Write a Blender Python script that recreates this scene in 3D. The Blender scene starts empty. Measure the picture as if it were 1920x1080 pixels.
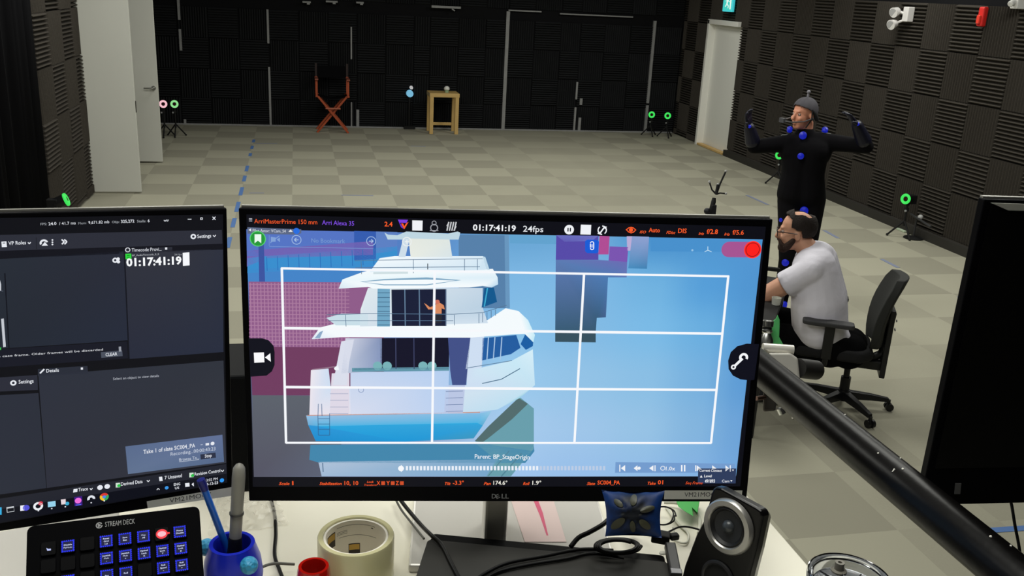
import bpy, bmesh, math, random
from mathutils import Vector, Matrix
random.seed(7)
SC = bpy.context.scene
COL = SC.collection
V = Vector
PI = math.pi

# ---------------------------------------------------------------- camera
FPX = 1761.0; PITCH = .3105; ROLL = .0519; YAW = .2325
CAM = V((0, 0, 2.563))
_cp, _sp = math.cos(PITCH), math.sin(PITCH); _cy, _sy = math.cos(YAW), math.sin(YAW)
FWD = V((_sy*_cp, _cy*_cp, -_sp)); _rt = V((_cy, -_sy, 0)); _up = _rt.cross(FWD)
RT = _rt*math.cos(ROLL) + _up*math.sin(ROLL); UP = _up*math.cos(ROLL) - _rt*math.sin(ROLL)
cd = bpy.data.cameras.new('camera'); cam = bpy.data.objects.new('camera', cd); COL.objects.link(cam)
cd.sensor_width = 36; cd.lens = FPX*36/1920; cd.clip_start = .02; cd.clip_end = 200
m = Matrix((RT, UP, -FWD)).transposed().to_4x4(); m.translation = CAM
cam.matrix_world = m
SC.camera = cam
SC.view_settings.view_transform = 'Standard'; SC.view_settings.look = 'None'
SC.view_settings.exposure = 0.0; SC.view_settings.gamma = 1.0; SC.view_settings.use_curve_mapping = False

# ---------------------------------------------------------------- world and room lamps
w = bpy.data.worlds.new('world'); SC.world = w; w.use_nodes = True
w.node_tree.nodes['Background'].inputs[0].default_value = (.60, .62, .66, 1)
w.node_tree.nodes['Background'].inputs[1].default_value = .05
LIGHTS = []
def area(name, loc, size, power, col=(.985, .985, .91), sy=None, rot=(0, 0, 0)):
    l = bpy.data.lights.new(name, 'AREA'); l.energy = power; l.color = col
    l.shape = 'RECTANGLE'; l.size = size; l.size_y = sy or size
    o = bpy.data.objects.new(name, l); COL.objects.link(o); o.location = loc; o.rotation_euler = rot
    LIGHTS.append(o); return o
for lx, ly, lp in ((-.6, 6.5, 54), (2.4, 6.5, 62), (5.6, 6.5, 62), (-1.3, 9.6, 52), (2.4, 9.6, 44), (5.9, 9.6, 50),
               (-.2, 12.8, 34), (2.4, 12.8, 32), (4.9, 13.6, 52)):
    area('ceiling_lamp', (lx, ly, 3.74), 1.2, lp*1.0)
for lx, ly in ((.0, 1.0), (1.8, 2.6), (-1.4, 3.0)):
    area('ceiling_lamp', (lx, ly, 3.74), 1.2, 38)

# ---------------------------------------------------------------- helpers
def ray(x, y): return FWD + RT*((x-960)/FPX) - UP*((y-540)/FPX)
def atz(x, y, z=0.): d = ray(x, y); return CAM + d*((z-CAM.z)/d.z)
def aty(x, y, Y): d = ray(x, y); return CAM + d*(Y/d.y)
def atx(x, y, X): d = ray(x, y); return CAM + d*(X/d.x)
def atd(x, y, D): return CAM + ray(x, y)*D
def on(x, y, P, N): d = ray(x, y); return CAM + d*((V(P)-CAM).dot(N)/d.dot(N))
def lin(c):
    return tuple((v/12.92 if v <= .04045 else ((v+.055)/1.055)**2.4) for v in (c[0]/255, c[1]/255, c[2]/255))

def mat(name, col, rough=.6, metal=0., emit=None, es=1., noise=0., nscale=40, bump=0., spec=.5, alpha=1., trans=0., coat=0., ior=1.45, bdist=.01):
    m = bpy.data.materials.new(name); m.use_nodes = True; nt = m.node_tree; b = nt.nodes['Principled BSDF']
    c = lin(col)
    b.inputs['Base Color'].default_value = (*c, 1); b.inputs['Roughness'].default_value = rough
    b.inputs['Metallic'].default_value = metal; b.inputs['Specular IOR Level'].default_value = spec
    b.inputs['IOR'].default_value = ior
    if coat: b.inputs['Coat Weight'].default_value = coat
    if trans: b.inputs['Transmission Weight'].default_value = trans
    if alpha < 1: b.inputs['Alpha'].default_value = alpha
    if emit: b.inputs['Emission Color'].default_value = (*lin(emit), 1); b.inputs['Emission Strength'].default_value = es
    if noise or bump:
        tc = nt.nodes.new('ShaderNodeTexCoord'); n = nt.nodes.new('ShaderNodeTexNoise'); n.inputs['Scale'].default_value = nscale
        n.inputs['Detail'].default_value = 4
        nt.links.new(tc.outputs['Object'], n.inputs['Vector'])
        if noise:
            mx = nt.nodes.new('ShaderNodeMix'); mx.data_type = 'RGBA'
            mx.inputs[6].default_value = (*[v*(1-noise) for v in c], 1); mx.inputs[7].default_value = (*[min(1, v*(1+noise)) for v in c], 1)
            nt.links.new(n.outputs['Fac'], mx.inputs[0]); nt.links.new(mx.outputs[2], b.inputs['Base Color'])
        if bump:
            bp = nt.nodes.new('ShaderNodeBump'); bp.inputs['Strength'].default_value = bump; bp.inputs['Distance'].default_value = bdist
            nt.links.new(n.outputs['Fac'], bp.inputs['Height']); nt.links.new(bp.outputs['Normal'], b.inputs['Normal'])
    return m

class MB:
    """collects shapes in world (or frame) space, links them as one mesh object"""
    def __init__(s, fr=None): s.v = []; s.f = []; s.m = []; s.fr = fr; s.c = None
    def T(s, p):
        p = V(p)
        if s.fr: O, X, Y, Z = s.fr; return O + X*p.x + Y*p.y + Z*p.z
        return p
    def add(s, vs, fs, mi=0):
        n = len(s.v); s.v += [s.T(p) for p in vs]
        for f in fs: s.f.append([i+n for i in f]); s.m.append(mi)
    def box(s, c, d, mi=0, R=None, taper=1.):
        hx, hy, hz = d[0]/2, d[1]/2, d[2]/2; vs = []
        for z in (-1, 1):
            t = taper if z > 0 else 1
            for x, y in ((-1, -1), (1, -1), (1, 1), (-1, 1)):
                p = V((x*hx*t, y*hy*t, z*hz))
                if R: p = R @ p
                vs.append(p + V(c))
        s.add(vs, [(3, 2, 1, 0), (4, 5, 6, 7), (0, 1, 5, 4), (1, 2, 6, 5), (2, 3, 7, 6), (3, 0, 4, 7)], mi)
    def bar(s, a, b, w, h, mi=0, up=(0, 0, 1)):
        a, b = V(a), V(b); d = (b-a).normalized(); sd = d.cross(V(up))
        if sd.length < 1e-4: sd = V((1, 0, 0))
        sd.normalize(); u = sd.cross(d); vs = []
        for p in (a, b):
            for x, y in ((-1, -1), (1, -1), (1, 1), (-1, 1)): vs.append(p + sd*x*w/2 + u*y*h/2)
        s.add(vs, [(3, 2, 1, 0), (4, 5, 6, 7), (0, 1, 5, 4), (1, 2, 6, 5), (2, 3, 7, 6), (3, 0, 4, 7)], mi)
    def loft(s, rings, mi=0, caps=True, closed=True):
        n = len(rings[0]); vs = [p for r in rings for p in r]; fs = []
        for i in range(len(rings)-1):
            for j in range(n if closed else n-1):
                k = (j+1) % n; fs.append((i*n+j, i*n+k, (i+1)*n+k, (i+1)*n+j))
        if caps: fs.append(list(range(n))[::-1]); fs.append([(len(rings)-1)*n+j for j in range(n)])
        s.add(vs, fs, mi)
    def tube(s, pts, r, n=10, mi=0, caps=True):
        pts = [V(p) for p in pts]; rs = r if isinstance(r, (list, tuple)) else [r]*len(pts); rings = []
        t0 = (pts[1]-pts[0]).normalized(); a = t0.cross(V((0, 0, 1)))
        if a.length < .05: a = t0.cross(V((1, 0, 0)))
        a.normalize()
        for i, p in enumerate(pts):
            t = (pts[min(i+1, len(pts)-1)]-pts[max(i-1, 0)])
            if t.length < 1e-9: t = t0
            t.normalize(); a = (a - t*a.dot(t)); a.normalize(); b = t.cross(a)
            rings.append([p + a*math.cos(2*PI*k/n)*rs[i] + b*math.sin(2*PI*k/n)*rs[i] for k in range(n)])
        s.loft(rings, mi, caps)
    def cyl(s, a, b, r, r2=None, n=24, mi=0, caps=True): s.tube([a, b], [r, r if r2 is None else r2], n, mi, caps)
    def lathe(s, prof, c=(0, 0, 0), ax=(0, 0, 1), n=40, mi=0, caps=False):
        ax = V(ax).normalized(); a = ax.cross(V((0, 1, 0)))
        if a.length < .1: a = ax.cross(V((1, 0, 0)))
        a.normalize(); b = ax.cross(a); c = V(c)
        s.loft([[c + ax*h + a*math.cos(2*PI*k/n)*r + b*math.sin(2*PI*k/n)*r for k in range(n)] for r, h in prof], mi, caps)
    def sph(s, c, r, n=16, mi=0, sc=(1, 1, 1)):
        c = V(c); rings = []
        for i in range(1, n//2):
            t = PI*i/(n//2); rings.append([c + V((math.sin(t)*math.cos(2*PI*k/n)*r*sc[0], math.sin(t)*math.sin(2*PI*k/n)*r*sc[1], -math.cos(t)*r*sc[2])) for k in range(n)])
        s.loft(rings, mi, True)
    def cap(s, a, b, r1, r2, n=16):      # tapered capsule, for bodies
        a, b = V(a), V(b); s.sph(a, r1, n); s.sph(b, r2, n)
        if (a-b).length > 1e-4: s.tube([a, b], [r1, r2], n)
    def torus(s, c, ax, R, r, n=40, k=10, mi=0, a0=0., a1=2*PI):
        ax = V(ax).normalized(); a = ax.cross(V((0, 0, 1)))
        if a.length < .1: a = ax.cross(V((1, 0, 0)))
        a.normalize(); b = ax.cross(a); full = abs(a1-a0-2*PI) < 1e-6; c = V(c); rings = []
        for i in range(n+1):
            t = a0+(a1-a0)*i/n; d = a*math.cos(t)+b*math.sin(t)
            rings.append([c + d*(R+r*math.cos(2*PI*j/k)) + ax*r*math.sin(2*PI*j/k) for j in range(k)])
        s.loft(rings, mi, not full)
    def prism(s, poly, h, z0=0., mi=0):      # 2D outline in frame XY, extruded along frame Z
        n = len(poly); vs = [(x, y, z0) for x, y in poly]+[(x, y, z0+h) for x, y in poly]
        fs = [list(range(n))[::-1], [n+i for i in range(n)]]+[(i, (i+1) % n, n+(i+1) % n, n+i) for i in range(n)]
        s.add(vs, fs, mi)

WL = {}
def obj(name, b, mats, parent=None, smooth=False, bevel=0., sub=0, kind=None, org=None, seg=2, solid=0.):
    if parent is not None: O = WL[parent.name]
    elif org is not None: O = V(org)
    else:
        xs = [p.x for p in b.v]; ys = [p.y for p in b.v]; zs = [p.z for p in b.v]
        O = V(((min(xs)+max(xs))/2, (min(ys)+max(ys))/2, min(zs)))
    me = bpy.data.meshes.new(name); me.from_pydata([tuple(p-O) for p in b.v], [], b.f)
    for m_ in (mats if isinstance(mats, (list, tuple)) else [mats]): me.materials.append(m_)
    me.polygons.foreach_set('material_index', b.m)
    if b.c:
        at = me.color_attributes.new('Col', 'FLOAT_COLOR', 'CORNER'); i = 0
        for f, cs in zip(b.f, b.c):
            for k in range(len(f)): at.data[i].color = (*cs[k], 1); i += 1
    else:
        bm = bmesh.new(); bm.from_mesh(me); bmesh.ops.recalc_face_normals(bm, faces=bm.faces); bm.to_mesh(me); bm.free()
    if smooth:
        me.polygons.foreach_set('use_smooth', [True]*len(me.polygons))
        if not sub:
            try: me.set_sharp_from_angle(angle=math.radians(40))
            except Exception: pass
    me.update()
    o = bpy.data.objects.new(name, me); COL.objects.link(o)
    WL[o.name] = O
    if parent is not None: o.parent = parent
    else: o.location = O
    if solid: md = o.modifiers.new('solid', 'SOLIDIFY'); md.thickness = solid; md.offset = 0
    if bevel:
        md = o.modifiers.new('bevel', 'BEVEL'); md.width = bevel; md.segments = seg; md.limit_method = 'ANGLE'; md.angle_limit = .6
        md.harden_normals = False
    if sub: md = o.modifiers.new('sub', 'SUBSURF'); md.levels = sub; md.render_levels = sub
    if kind: o['kind'] = kind
    return o
def tag(o, label, cat, group=None, kind=None):
    o['label'] = label; o['category'] = cat
    if group: o['group'] = group
    if kind: o['kind'] = kind
    return o
def thing(name, loc, label, cat, group=None):
    o = bpy.data.objects.new(name, None); COL.objects.link(o); o.location = loc; WL[o.name] = V(loc)
    o.empty_display_size = .05
    return tag(o, label, cat, group)
def flesh(o, vox=.008, it=6, fac=.6):
    md = o.modifiers.new('remesh', 'REMESH'); md.mode = 'VOXEL'; md.voxel_size = vox; md.use_smooth_shade = True
    md = o.modifiers.new('smooth', 'SMOOTH'); md.iterations = it; md.factor = fac
    return o
def spline(pts, n=8):
    pts = [V(p) for p in pts]; out = []; P = [pts[0]*2-pts[1]]+pts+[pts[-1]*2-pts[-2]]
    for i in range(1, len(P)-2):
        for k in range(n):
            t = k/n; a, b, c, d = P[i-1], P[i], P[i+1], P[i+2]
            out.append(.5*((2*b)+(c-a)*t+(2*a-5*b+4*c-d)*t*t+(3*b-a-3*c+d)*t**3))
    out.append(pts[-1]); return out

# ---------------------------------------------------------------- materials
M = {}
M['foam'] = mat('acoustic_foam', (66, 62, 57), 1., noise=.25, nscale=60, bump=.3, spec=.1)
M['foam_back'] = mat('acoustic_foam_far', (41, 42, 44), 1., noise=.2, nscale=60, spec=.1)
M['black_paint'] = mat('black_wall', (24, 24, 26), .95, spec=.1)
M['drape'] = mat('black_drape', (16, 16, 18), 1., spec=.05)
M['white_door'] = mat('white_door', (208, 208, 200), .5, noise=.03, nscale=3)
M['frame_white'] = mat('door_frame_paint', (238, 237, 230), .5)
M['strip'] = mat('pale_strip', (150, 150, 150), .6, noise=.2, nscale=12)
M['plastic_black'] = mat('black_plastic', (18, 18, 20), .45)
M['matte_black'] = mat('matte_black', (14, 14, 15), .75)
M['gloss_black'] = mat('gloss_black', (10, 10, 12), .15)
M['steel'] = mat('brushed_steel', (185, 185, 182), .3, 1.)
M['silver'] = mat('silver_plastic', (150, 152, 155), .35, .7)
M['desk'] = mat('white_laminate', (226, 222, 206), .45, noise=.03, nscale=5)
M['pipe'] = mat('black_pipe', (8, 7, 7), .33, noise=.3, nscale=90, bump=.03, spec=.16)
M['skin'] = mat('skin', (205, 140, 112), .55, noise=.08, nscale=30)
M['skin_pale'] = mat('pale_skin', (214, 160, 132), .55, noise=.06, nscale=30)
M['wood_y'] = mat('pine_wood', (214, 178, 112), .5, noise=.12, nscale=9)
M['wood_r'] = mat('reddish_wood', (176, 78, 42), .45, noise=.18, nscale=9)
M['blue_tape'] = mat('blue_tape', (84, 122, 182), .7)
M['pale_tape'] = mat('pale_tape', (132, 140, 164), .7)
M['green_led'] = mat('green_led', (20, 80, 30), .5, emit=(60, 225, 90), es=1.)
M['pink_led'] = mat('pink_led', (90, 60, 70), .5, emit=(245, 190, 200), es=1.)
M['blue_led'] = mat('blue_led', (10, 15, 90), .4, emit=(24, 40, 215), es=.45)
def emis(name, col, s=1.): return mat(name, (0, 0, 0), .5, emit=col, es=s, spec=0)

# carpet: 0.61 m tiles in two greys, laid chequered, with one seam where the alternation slips
m = bpy.data.materials.new('carpet_tiles'); m.use_nodes = True; nt = m.node_tree; N = nt.nodes; L = nt.links
bs = N['Principled BSDF']; bs.inputs['Roughness'].default_value = 1.; bs.inputs['Specular IOR Level'].default_value = .1
geo = N.new('ShaderNodeNewGeometry'); sx = N.new('ShaderNodeSeparateXYZ'); L.new(geo.outputs['Position'], sx.inputs[0])
def mth(op, a, b=None, c=None):
    n = N.new('ShaderNodeMath'); n.operation = op
    for i, v in enumerate((a, b, c)):
        if v is None: continue
        if isinstance(v, (int, float)): n.inputs[i].default_value = v
        else: L.new(v, n.inputs[i])
    return n.outputs[0]
T = .61
cx_ = mth('FLOOR', mth('MULTIPLY_ADD', sx.outputs[0], 1/T, .1302)); ry_ = mth('FLOOR', mth('MULTIPLY_ADD', sx.outputs[1], -1/T, 27.0126))
slip = mth('GREATER_THAN', cx_, 6.5)
par = mth('MODULO', mth('ADD', mth('ADD', mth('ADD', cx_, ry_), slip), 100), 2)      # 0 = dark
fade = mth('SUBTRACT', 1, mth('MULTIPLY', mth('GREATER_THAN', cx_, 4.5), mth('MULTIPLY', mth('LESS_THAN', cx_, 8.5), .6)))
par = mth('ADD', mth('MULTIPLY', mth('SUBTRACT', par, .5), fade), .5)
wn = N.new('ShaderNodeTexWhiteNoise'); wn.noise_dimensions = '2D'; cb = N.new('ShaderNodeCombineXYZ'); L.new(cx_, cb.inputs[0]); L.new(ry_, cb.inputs[1]); L.new(cb.outputs[0], wn.inputs['Vector'])
ns = N.new('ShaderNodeTexNoise'); ns.inputs['Scale'].default_value = 90; ns.inputs['Detail'].default_value = 3; L.new(geo.outputs['Position'], ns.inputs['Vector'])
ns2 = N.new('ShaderNodeTexNoise'); ns2.inputs['Scale'].default_value = 2.2; L.new(geo.outputs['Position'], ns2.inputs['Vector'])
fac = mth('ADD', par, mth('ADD', mth('MULTIPLY', mth('SUBTRACT', wn.outputs[0], .5), .25), mth('ADD', mth('MULTIPLY', mth('SUBTRACT', ns.outputs['Fac'], .5), .5), mth('MULTIPLY', mth('SUBTRACT', ns2.outputs['Fac'], .5), .5))))
mx = N.new('ShaderNodeMix'); mx.data_type = 'RGBA'; L.new(fac, mx.inputs[0])
mx.inputs[6].default_value = (*lin((154, 151, 135)), 1); mx.inputs[7].default_value = (*lin((171, 168, 150)), 1)
L.new(mx.outputs[2], bs.inputs['Base Color'])
bp = N.new('ShaderNodeBump'); bp.inputs['Strength'].default_value = .3; bp.inputs['Distance'].default_value = .003; L.new(ns.outputs['Fac'], bp.inputs['Height']); L.new(bp.outputs['Normal'], bs.inputs['Normal'])
M['carpet'] = m

# ---------------------------------------------------------------- room
def struct(name, b, mats, parent=None, **k):
    o = obj(name, b, mats, parent, **k)
    if parent is None: o['kind'] = 'structure'
    return o
b = MB(); b.box((2.2, 8., -.05), (12.2, 20.4, .1)); struct('floor', b, M['carpet'])
b = MB(); b.box((2.2, 8., 3.85), (12.2, 20.4, .1)); struct('ceiling', b, mat('ceiling_paint', (32, 32, 34), .9))
b = MB(); b.box((2.2, 17.3, 1.9), (10.6, .1, 3.8)); wb = struct('wall_back', b, M['black_paint'])
b = MB(); b.box((7.25, 5.1, 1.9), (.2, 18.3+1.1, 3.8)); b.box((7.25, 16.6, 1.9), (.2, 1.3, 3.8)); b.box((7.25, 15.37, 2.98), (.2, 1.16, 1.64)); wr = struct('wall_right', b, M['black_paint'])
b = MB(); b.box((-2.65, 3.45, 1.9), (.5, 16.5, 3.8)); b.box((-2.65, 15.5, 1.9), (.5, 3.6, 3.8)); b.box((-2.65, 12.7, 3.08), (.5, 2.0, 1.44)); b.box((-3.6, 12.7, 1.9), (.1, 2.6, 3.8)); wl = struct('wall_left', b, M['black_paint'])
b = MB(); b.box((2.2, -2.1, 1.9), (10.4, .1, 3.8)); struct('wall_front', b, M['black_paint'])

def foam(b, O, U, W, Nn, w, h, horiz, k=12, dep=.05):
    """one 0.5 m foam square: k wedges across, real relief; U,W edges, Nn outward"""
    if not horiz: U, W, w, h = W, U, h, w
    kk = max(2, round(k*h/.5)); st = h/kk; vs = []; fs = []
    for i in range(kk):
        y0 = i*st
        for yy, dd in ((y0, .004), (y0+st*.42, dep*.96), (y0+st*.5, dep), (y0+st*.58, dep*.96)):
            vs += [O+W*yy+Nn*dd, O+U*w+W*yy+Nn*dd]
    vs += [O+W*h+Nn*.008, O+U*w+W*h+Nn*.008]; n = len(vs)//2
    for i in range(n-1): fs.append((2*i, 2*i+1, 2*i+3, 2*i+2))
    j = len(vs); vs += [O, O+W*h]
    fs.append([j]+[2*i for i in range(n)]+[j+1])
    j2 = len(vs); vs += [O+U*w, O+U*w+W*h]
    fs.append([j2]+[2*i+1 for i in range(n)]+[j2+1])
    b.add(vs, fs)
ex, ey, ez = V((1, 0, 0)), V((0, 1, 0)), V((0, 0, 1))
rows = [(.02, .12), (.12, .62), (.62, 1.1), (1.1, 1.6), (1.6, 2.11), (2.11, 2.62)]
b = MB()
for i in range(8, 35):
    y0 = i*.5; y1 = y0+.5
    if y1 > 17.15: y1 = 17.15
    for j, (z0, z1) in enumerate(rows):
        hz = (i+j) % 2 == 1
        a0, a1 = y0, y1
        if z0 < 2.11:
            if 14.7 < y0+.001 < 15.9-.45 and y1 <= 15.9: continue
            if y0 < 14.74 < y1: a1 = 14.74
            if y0 < 15.92 < y1: a0 = 15.92
            if a0 >= 14.74 and a1 <= 15.92: continue
        jit = random.uniform(0, .008)
        foam(b, V((7.15-jit, a0+.003, z0)), ey, ez, -ex, a1-a0-.006, z1-z0-.006, hz)
foam_r = struct('foam_cladding', b, M['foam'], wr)
b = MB()
xs = [-2.35, -1.95, -1.45, -.95, -.45, .05, .55, 1.05, 1.55, 2.05, 2.34, 2.85, 3.35, 3.76, 4.25, 4.75, 5.13, 5.6, 6.1, 6.57, 7.12]
brow = [(.02, .465), (.465, .96), (.96, 1.475), (1.475, 1.98), (2.18, 2.68)]
for i in range(len(xs)-1):
    for j, (z0, z1) in enumerate(brow):
        foam(b, V((xs[i]+.012, 17.25, z0)), ex, ez, -ey, xs[i+1]-xs[i]-.02, z1-z0-.006, (i+j) % 2 == 1, dep=.045)
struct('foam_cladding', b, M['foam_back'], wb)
b = MB(); FI = 0
for y0, y1 in ((9.65, 10.2), (10.2, 10.75), (10.75, 11.25), (11.25, 11.68), (13.75, 14.25), (14.25, 14.75), (14.75, 15.25), (15.25, 15.75), (15.75, 16.25), (16.25, 16.75), (16.75, 17.2)):
    FI += 1; i = FI
    for j, (z0, z1) in enumerate(rows):
        jit = random.uniform(0, .02)
        foam(b, V((-2.4+jit, y0+.003, z0)), ey, ez, ex, y1-y0-.006, z1-z0-.006, (i+j) % 2 == 1)
struct('foam_cladding', b, M['foam'], wl)
# white strips left bare between the foam on the far doors (pieces broken where foam laps over them)
def strip(px, zs, w=.035, y=17.235):
    b = MB()
    for z0, z1 in zs: b.box((px, y-.02, (z0+z1)/2), (w, .05, z1-z0))
    return b
n = 0
for px, zs, w_ in ((-1.9, ((.0, .09), (1.25, 1.6), (1.75, 2.1)), .04), (-.46, ((.02, 1.02), (1.42, 1.98)), .035), (.95, ((.02, .45), (1.2, 1.75)), .025),
               (1.06, ((.0, .32),), .05), (2.33, ((.02, .3),), .03), (3.74, ((.01, 2.13),), .06), (5.12, ((.02, .45), (.6, .92)), .035), (5.22, ((0., .26), (.5, .62)), .05), (6.55, ((.02, .52), (.56, 2.08)), .05)):
    n += 1; struct('trim_%d' % n, strip(px, zs, w_), M['strip'])
for x0, x1, z in ((3.74, 4.35, 2.15), (4.7, 6.1, 2.13), (-2.3, 7.1, .012)):
    n += 1; b = MB(); b.box(((x0+x1)/2, 17.2, z), (x1-x0, .04, .022)); struct('trim_%d' % n, b, M['strip'])

# double door standing open on the left, closed door on the right
def lever(par, P, out, along, m_):
    b = MB(); P = V(P); out = V(out); along = V(along)
    b.cyl(P, P+out*.012, .03); b.cyl(P, P+out*.06, .011, n=12); b.tube([P+out*.055, P+out*.058+along*.06, P+out*.05+along*.12], [.011, .01, .008], 10)
    return obj('lever_handle', b, m_, par, smooth=True)
for k, (y, nm) in enumerate(((11.67, 'door_1'), (13.62, 'door_2'))):
    b = MB(); b.box((-2.31, y, 1.17), (.97, .045, 2.3)); d = struct(nm, b, M['white_door'], bevel=.003)
    if k == 0:
        b = MB(); b.box((-1.822, y, 1.02), (.006, .03, .13)); obj('latch_plate', b, mat('dark_metal', (70, 66, 60), .4, .8), d)
    if k: lever(d, (-1.88, y-.022, 1.02), (0, -1, 0), (-1, 0, 0), M['steel'])
b = MB(); b.box((7.19, 15.34, 1.08), (.05, 1.12, 2.14)); d3 = struct('door_3', b, mat('bright_door', (240, 240, 233), .45), bevel=.003)
b = MB()
b.box((7.12, 15.9, 1.08), (.16, .07, 2.2)); b.box((7.12, 15.33, 2.15), (.16, 1.2, .08)); b.box((7.19, 14.78, 1.08), (.1, .07, 2.16))
obj('door_frame', b, M['frame_white'], d3, bevel=.004)
b = MB(); b.box((7.1, 15.33, .02), (.1, 1.05, .03)); obj('threshold', b, M['wood_y'], d3)
# baseboards
b = MB(); b.box((7.08, 9.3, .05), (.05, 10.9, .1)); struct('baseboard_right', b, mat('grey_baseboard', (44, 42, 38), .7))

# black drape along the near left wall
b = MB(); r0 = []; r1 = []; K = 240
for i in range(K+1):
    y = 2.2+7.42*i/K; x = -2.36+.045*math.sin(i*.62)+.02*math.sin(i*1.7)
    r0.append(V((x-.01, y, .01))); r1.append(V((x, y, 3.7)))
b.loft([r0, r1], caps=False, closed=False)
tag(obj('drape', b, M['drape'], smooth=True, solid=.006), 'tall black drape hanging along the left wall beside the foam squares', 'curtain')

# ---------------------------------------------------------------- small things on the walls
P = atx(1367, 6, 7.0)
t = thing('exit_sign', (P.x, P.y, P.z-.14), 'lit green and white running-man exit sign above the right-hand door', 'sign')
fr = (P, V((.25, -.97, 0)).normalized()*1., ez, V((-.97, -.25, 0)))
b = MB(fr); b.box((0, 0, 0), (.25, .27, .05)); obj('sign_case', b, mat('sign_case', (90, 200, 205), .5, emit=(50, 190, 200), es=.7), t, bevel=.008)
b = MB(fr); b.box((0, 0, .027), (.2, .22, .004)); obj('sign_panel', b, emis('sign_green', (70, 205, 190), 1.), t)
b = MB(fr)
b.sph((.01, .07, .032), .018, 10, sc=(1, 1, .3)); b.bar((.0, .05, .031), (-.015, -.01, .031), .03, .003, up=(0, 0, 1)); b.bar((-.01, -.01, .031), (.03, -.05, .031), .018, .003); b.bar((.03, -.05, .031), (.02, -.08, .031), .014, .003)
b.bar((-.015, -.01, .031), (-.05, -.06, .031), .018, .003); b.bar((0, .045, .031), (.05, .02, .031), .013, .003); b.bar((0, .045, .031), (-.05, .03, .031), .013, .003); b.box((.075, 0, .03), (.03, .19, .003))
obj('running_figure', b, emis('sign_white', (235, 250, 240), 1.), t)

P = atx(1697, 30, 7.02)
t = thing('emergency_light', (P.x, P.y, P.z-.1), 'white emergency light with two round heads high on the right wall', 'lamp')
b = MB(); b.box((7.06, P.y+.0, P.z+.02), (.09, .1, .17)); obj('housing', b, mat('white_plastic', (225, 222, 220), .5), t, bevel=.01)
for dy, dz in ((.1, .05), (.11, -.09)):
    c = V((6.98, P.y+dy, P.z+dz)); b = MB(); b.cyl(c, c+V((-.07, -.02, -.02)), .045, .06); b.cyl((7.04, P.y+.03, P.z+dz*.5), c, .015)
    hd = obj('lamp_head', b, mat('white_plastic', (225, 222, 220), .5), t, smooth=True)
    b = MB(); b.cyl(c+V((-.071, -.02, -.02)), c+V((-.073, -.021, -.021)), .048); obj('lens', b, mat('clear_lens', (200, 200, 205), .1, .3), hd)
P = atx(1836, 31, 7.02)
t = thing('fire_strobe', (P.x, P.y, P.z-.1), 'small red fire alarm strobe at the top of the right wall', 'alarm')
b = MB(); b.box((7.06, P.y, P.z), (.06, .085, .2)); obj('housing', b, mat('alarm_red', (215, 40, 35), .4), t, bevel=.015)
b = MB(); b.box((7.02, P.y, P.z-.03), (.03, .05, .09)); obj('strobe_lens', b, mat('red_lens', (235, 70, 55), .2), t, bevel=.01)
P = atx(1905, 3, 7.02); b = MB(); b.box((7.05, P.y, P.z), (.1, .1, .14)); b.cyl((7.0, P.y, P.z), (6.94, P.y-.02, P.z-.03), .03)
tag(obj('wall_sensor', b, mat('white_plastic', (215, 214, 210), .5), bevel=.01), 'small white sensor box at the top right above the foam wall', 'sensor')
t = thing('door_closer', (2.67, 17.13, 2.13), 'grey door closer bar on the far wall above the pine side table', 'door closer')
b = MB(); b.box((2.6, 17.14, 2.155), (.52, .06, .04)); obj('closer_body', b, M['strip'], t, bevel=.004)
b = MB(); b.bar((2.7, 17.1, 2.13), (2.75, 17.1, 2.1), .03, .02); obj('closer_arm', b, M['strip'], t)
for px, py, wd, lb in ((575, 4, .14, 'pale bracket at the top of the far wall, leftmost above the folding chair'), (622, 3, .2, 'pale bracket at the top of the far wall directly above the folding chair'), (675, 5, .13, 'pale bracket at the top of the far wall right of the folding chair')):
    P = aty(px, py, 17.1); b = MB(); b.box((P.x, 17.15, P.z), (wd, .1, .03)); b.box((P.x+wd*.2, 17.12, P.z-.02), (.05, .05, .04))
    tag(obj('wall_bracket', b, M['strip'], bevel=.004), lb, 'bracket', 'brackets on the far wall')
t = thing('wall_dial', (1.95, 17.14, .6), 'round pale blue dial with a small white light beside the pine table', 'light')
P = aty(769, 176, 17.1); Q = aty(772, 165, 17.1)
b = MB(); b.cyl((P.x, 17.2, P.z), (P.x, 17.1, P.z), .062, .06); obj('blue_disc', b, mat('pale_blue_disc', (90, 150, 190), .4, emit=(120, 185, 215), es=.75), t, smooth=True)
b = MB(); b.cyl((Q.x, 17.2, Q.z), (Q.x, 17.12, Q.z), .03, .028); obj('indicator', b, emis('white_indicator', (190, 190, 190), .9), t, smooth=True)
b = MB(); b.cyl((P.x, 17.2, P.z-.06), (P.x, 17.2, .02), .02); b.box((P.x, 17.14, .03), (.2, .12, .05)); obj('stand', b, M['matte_black'], t)

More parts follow.
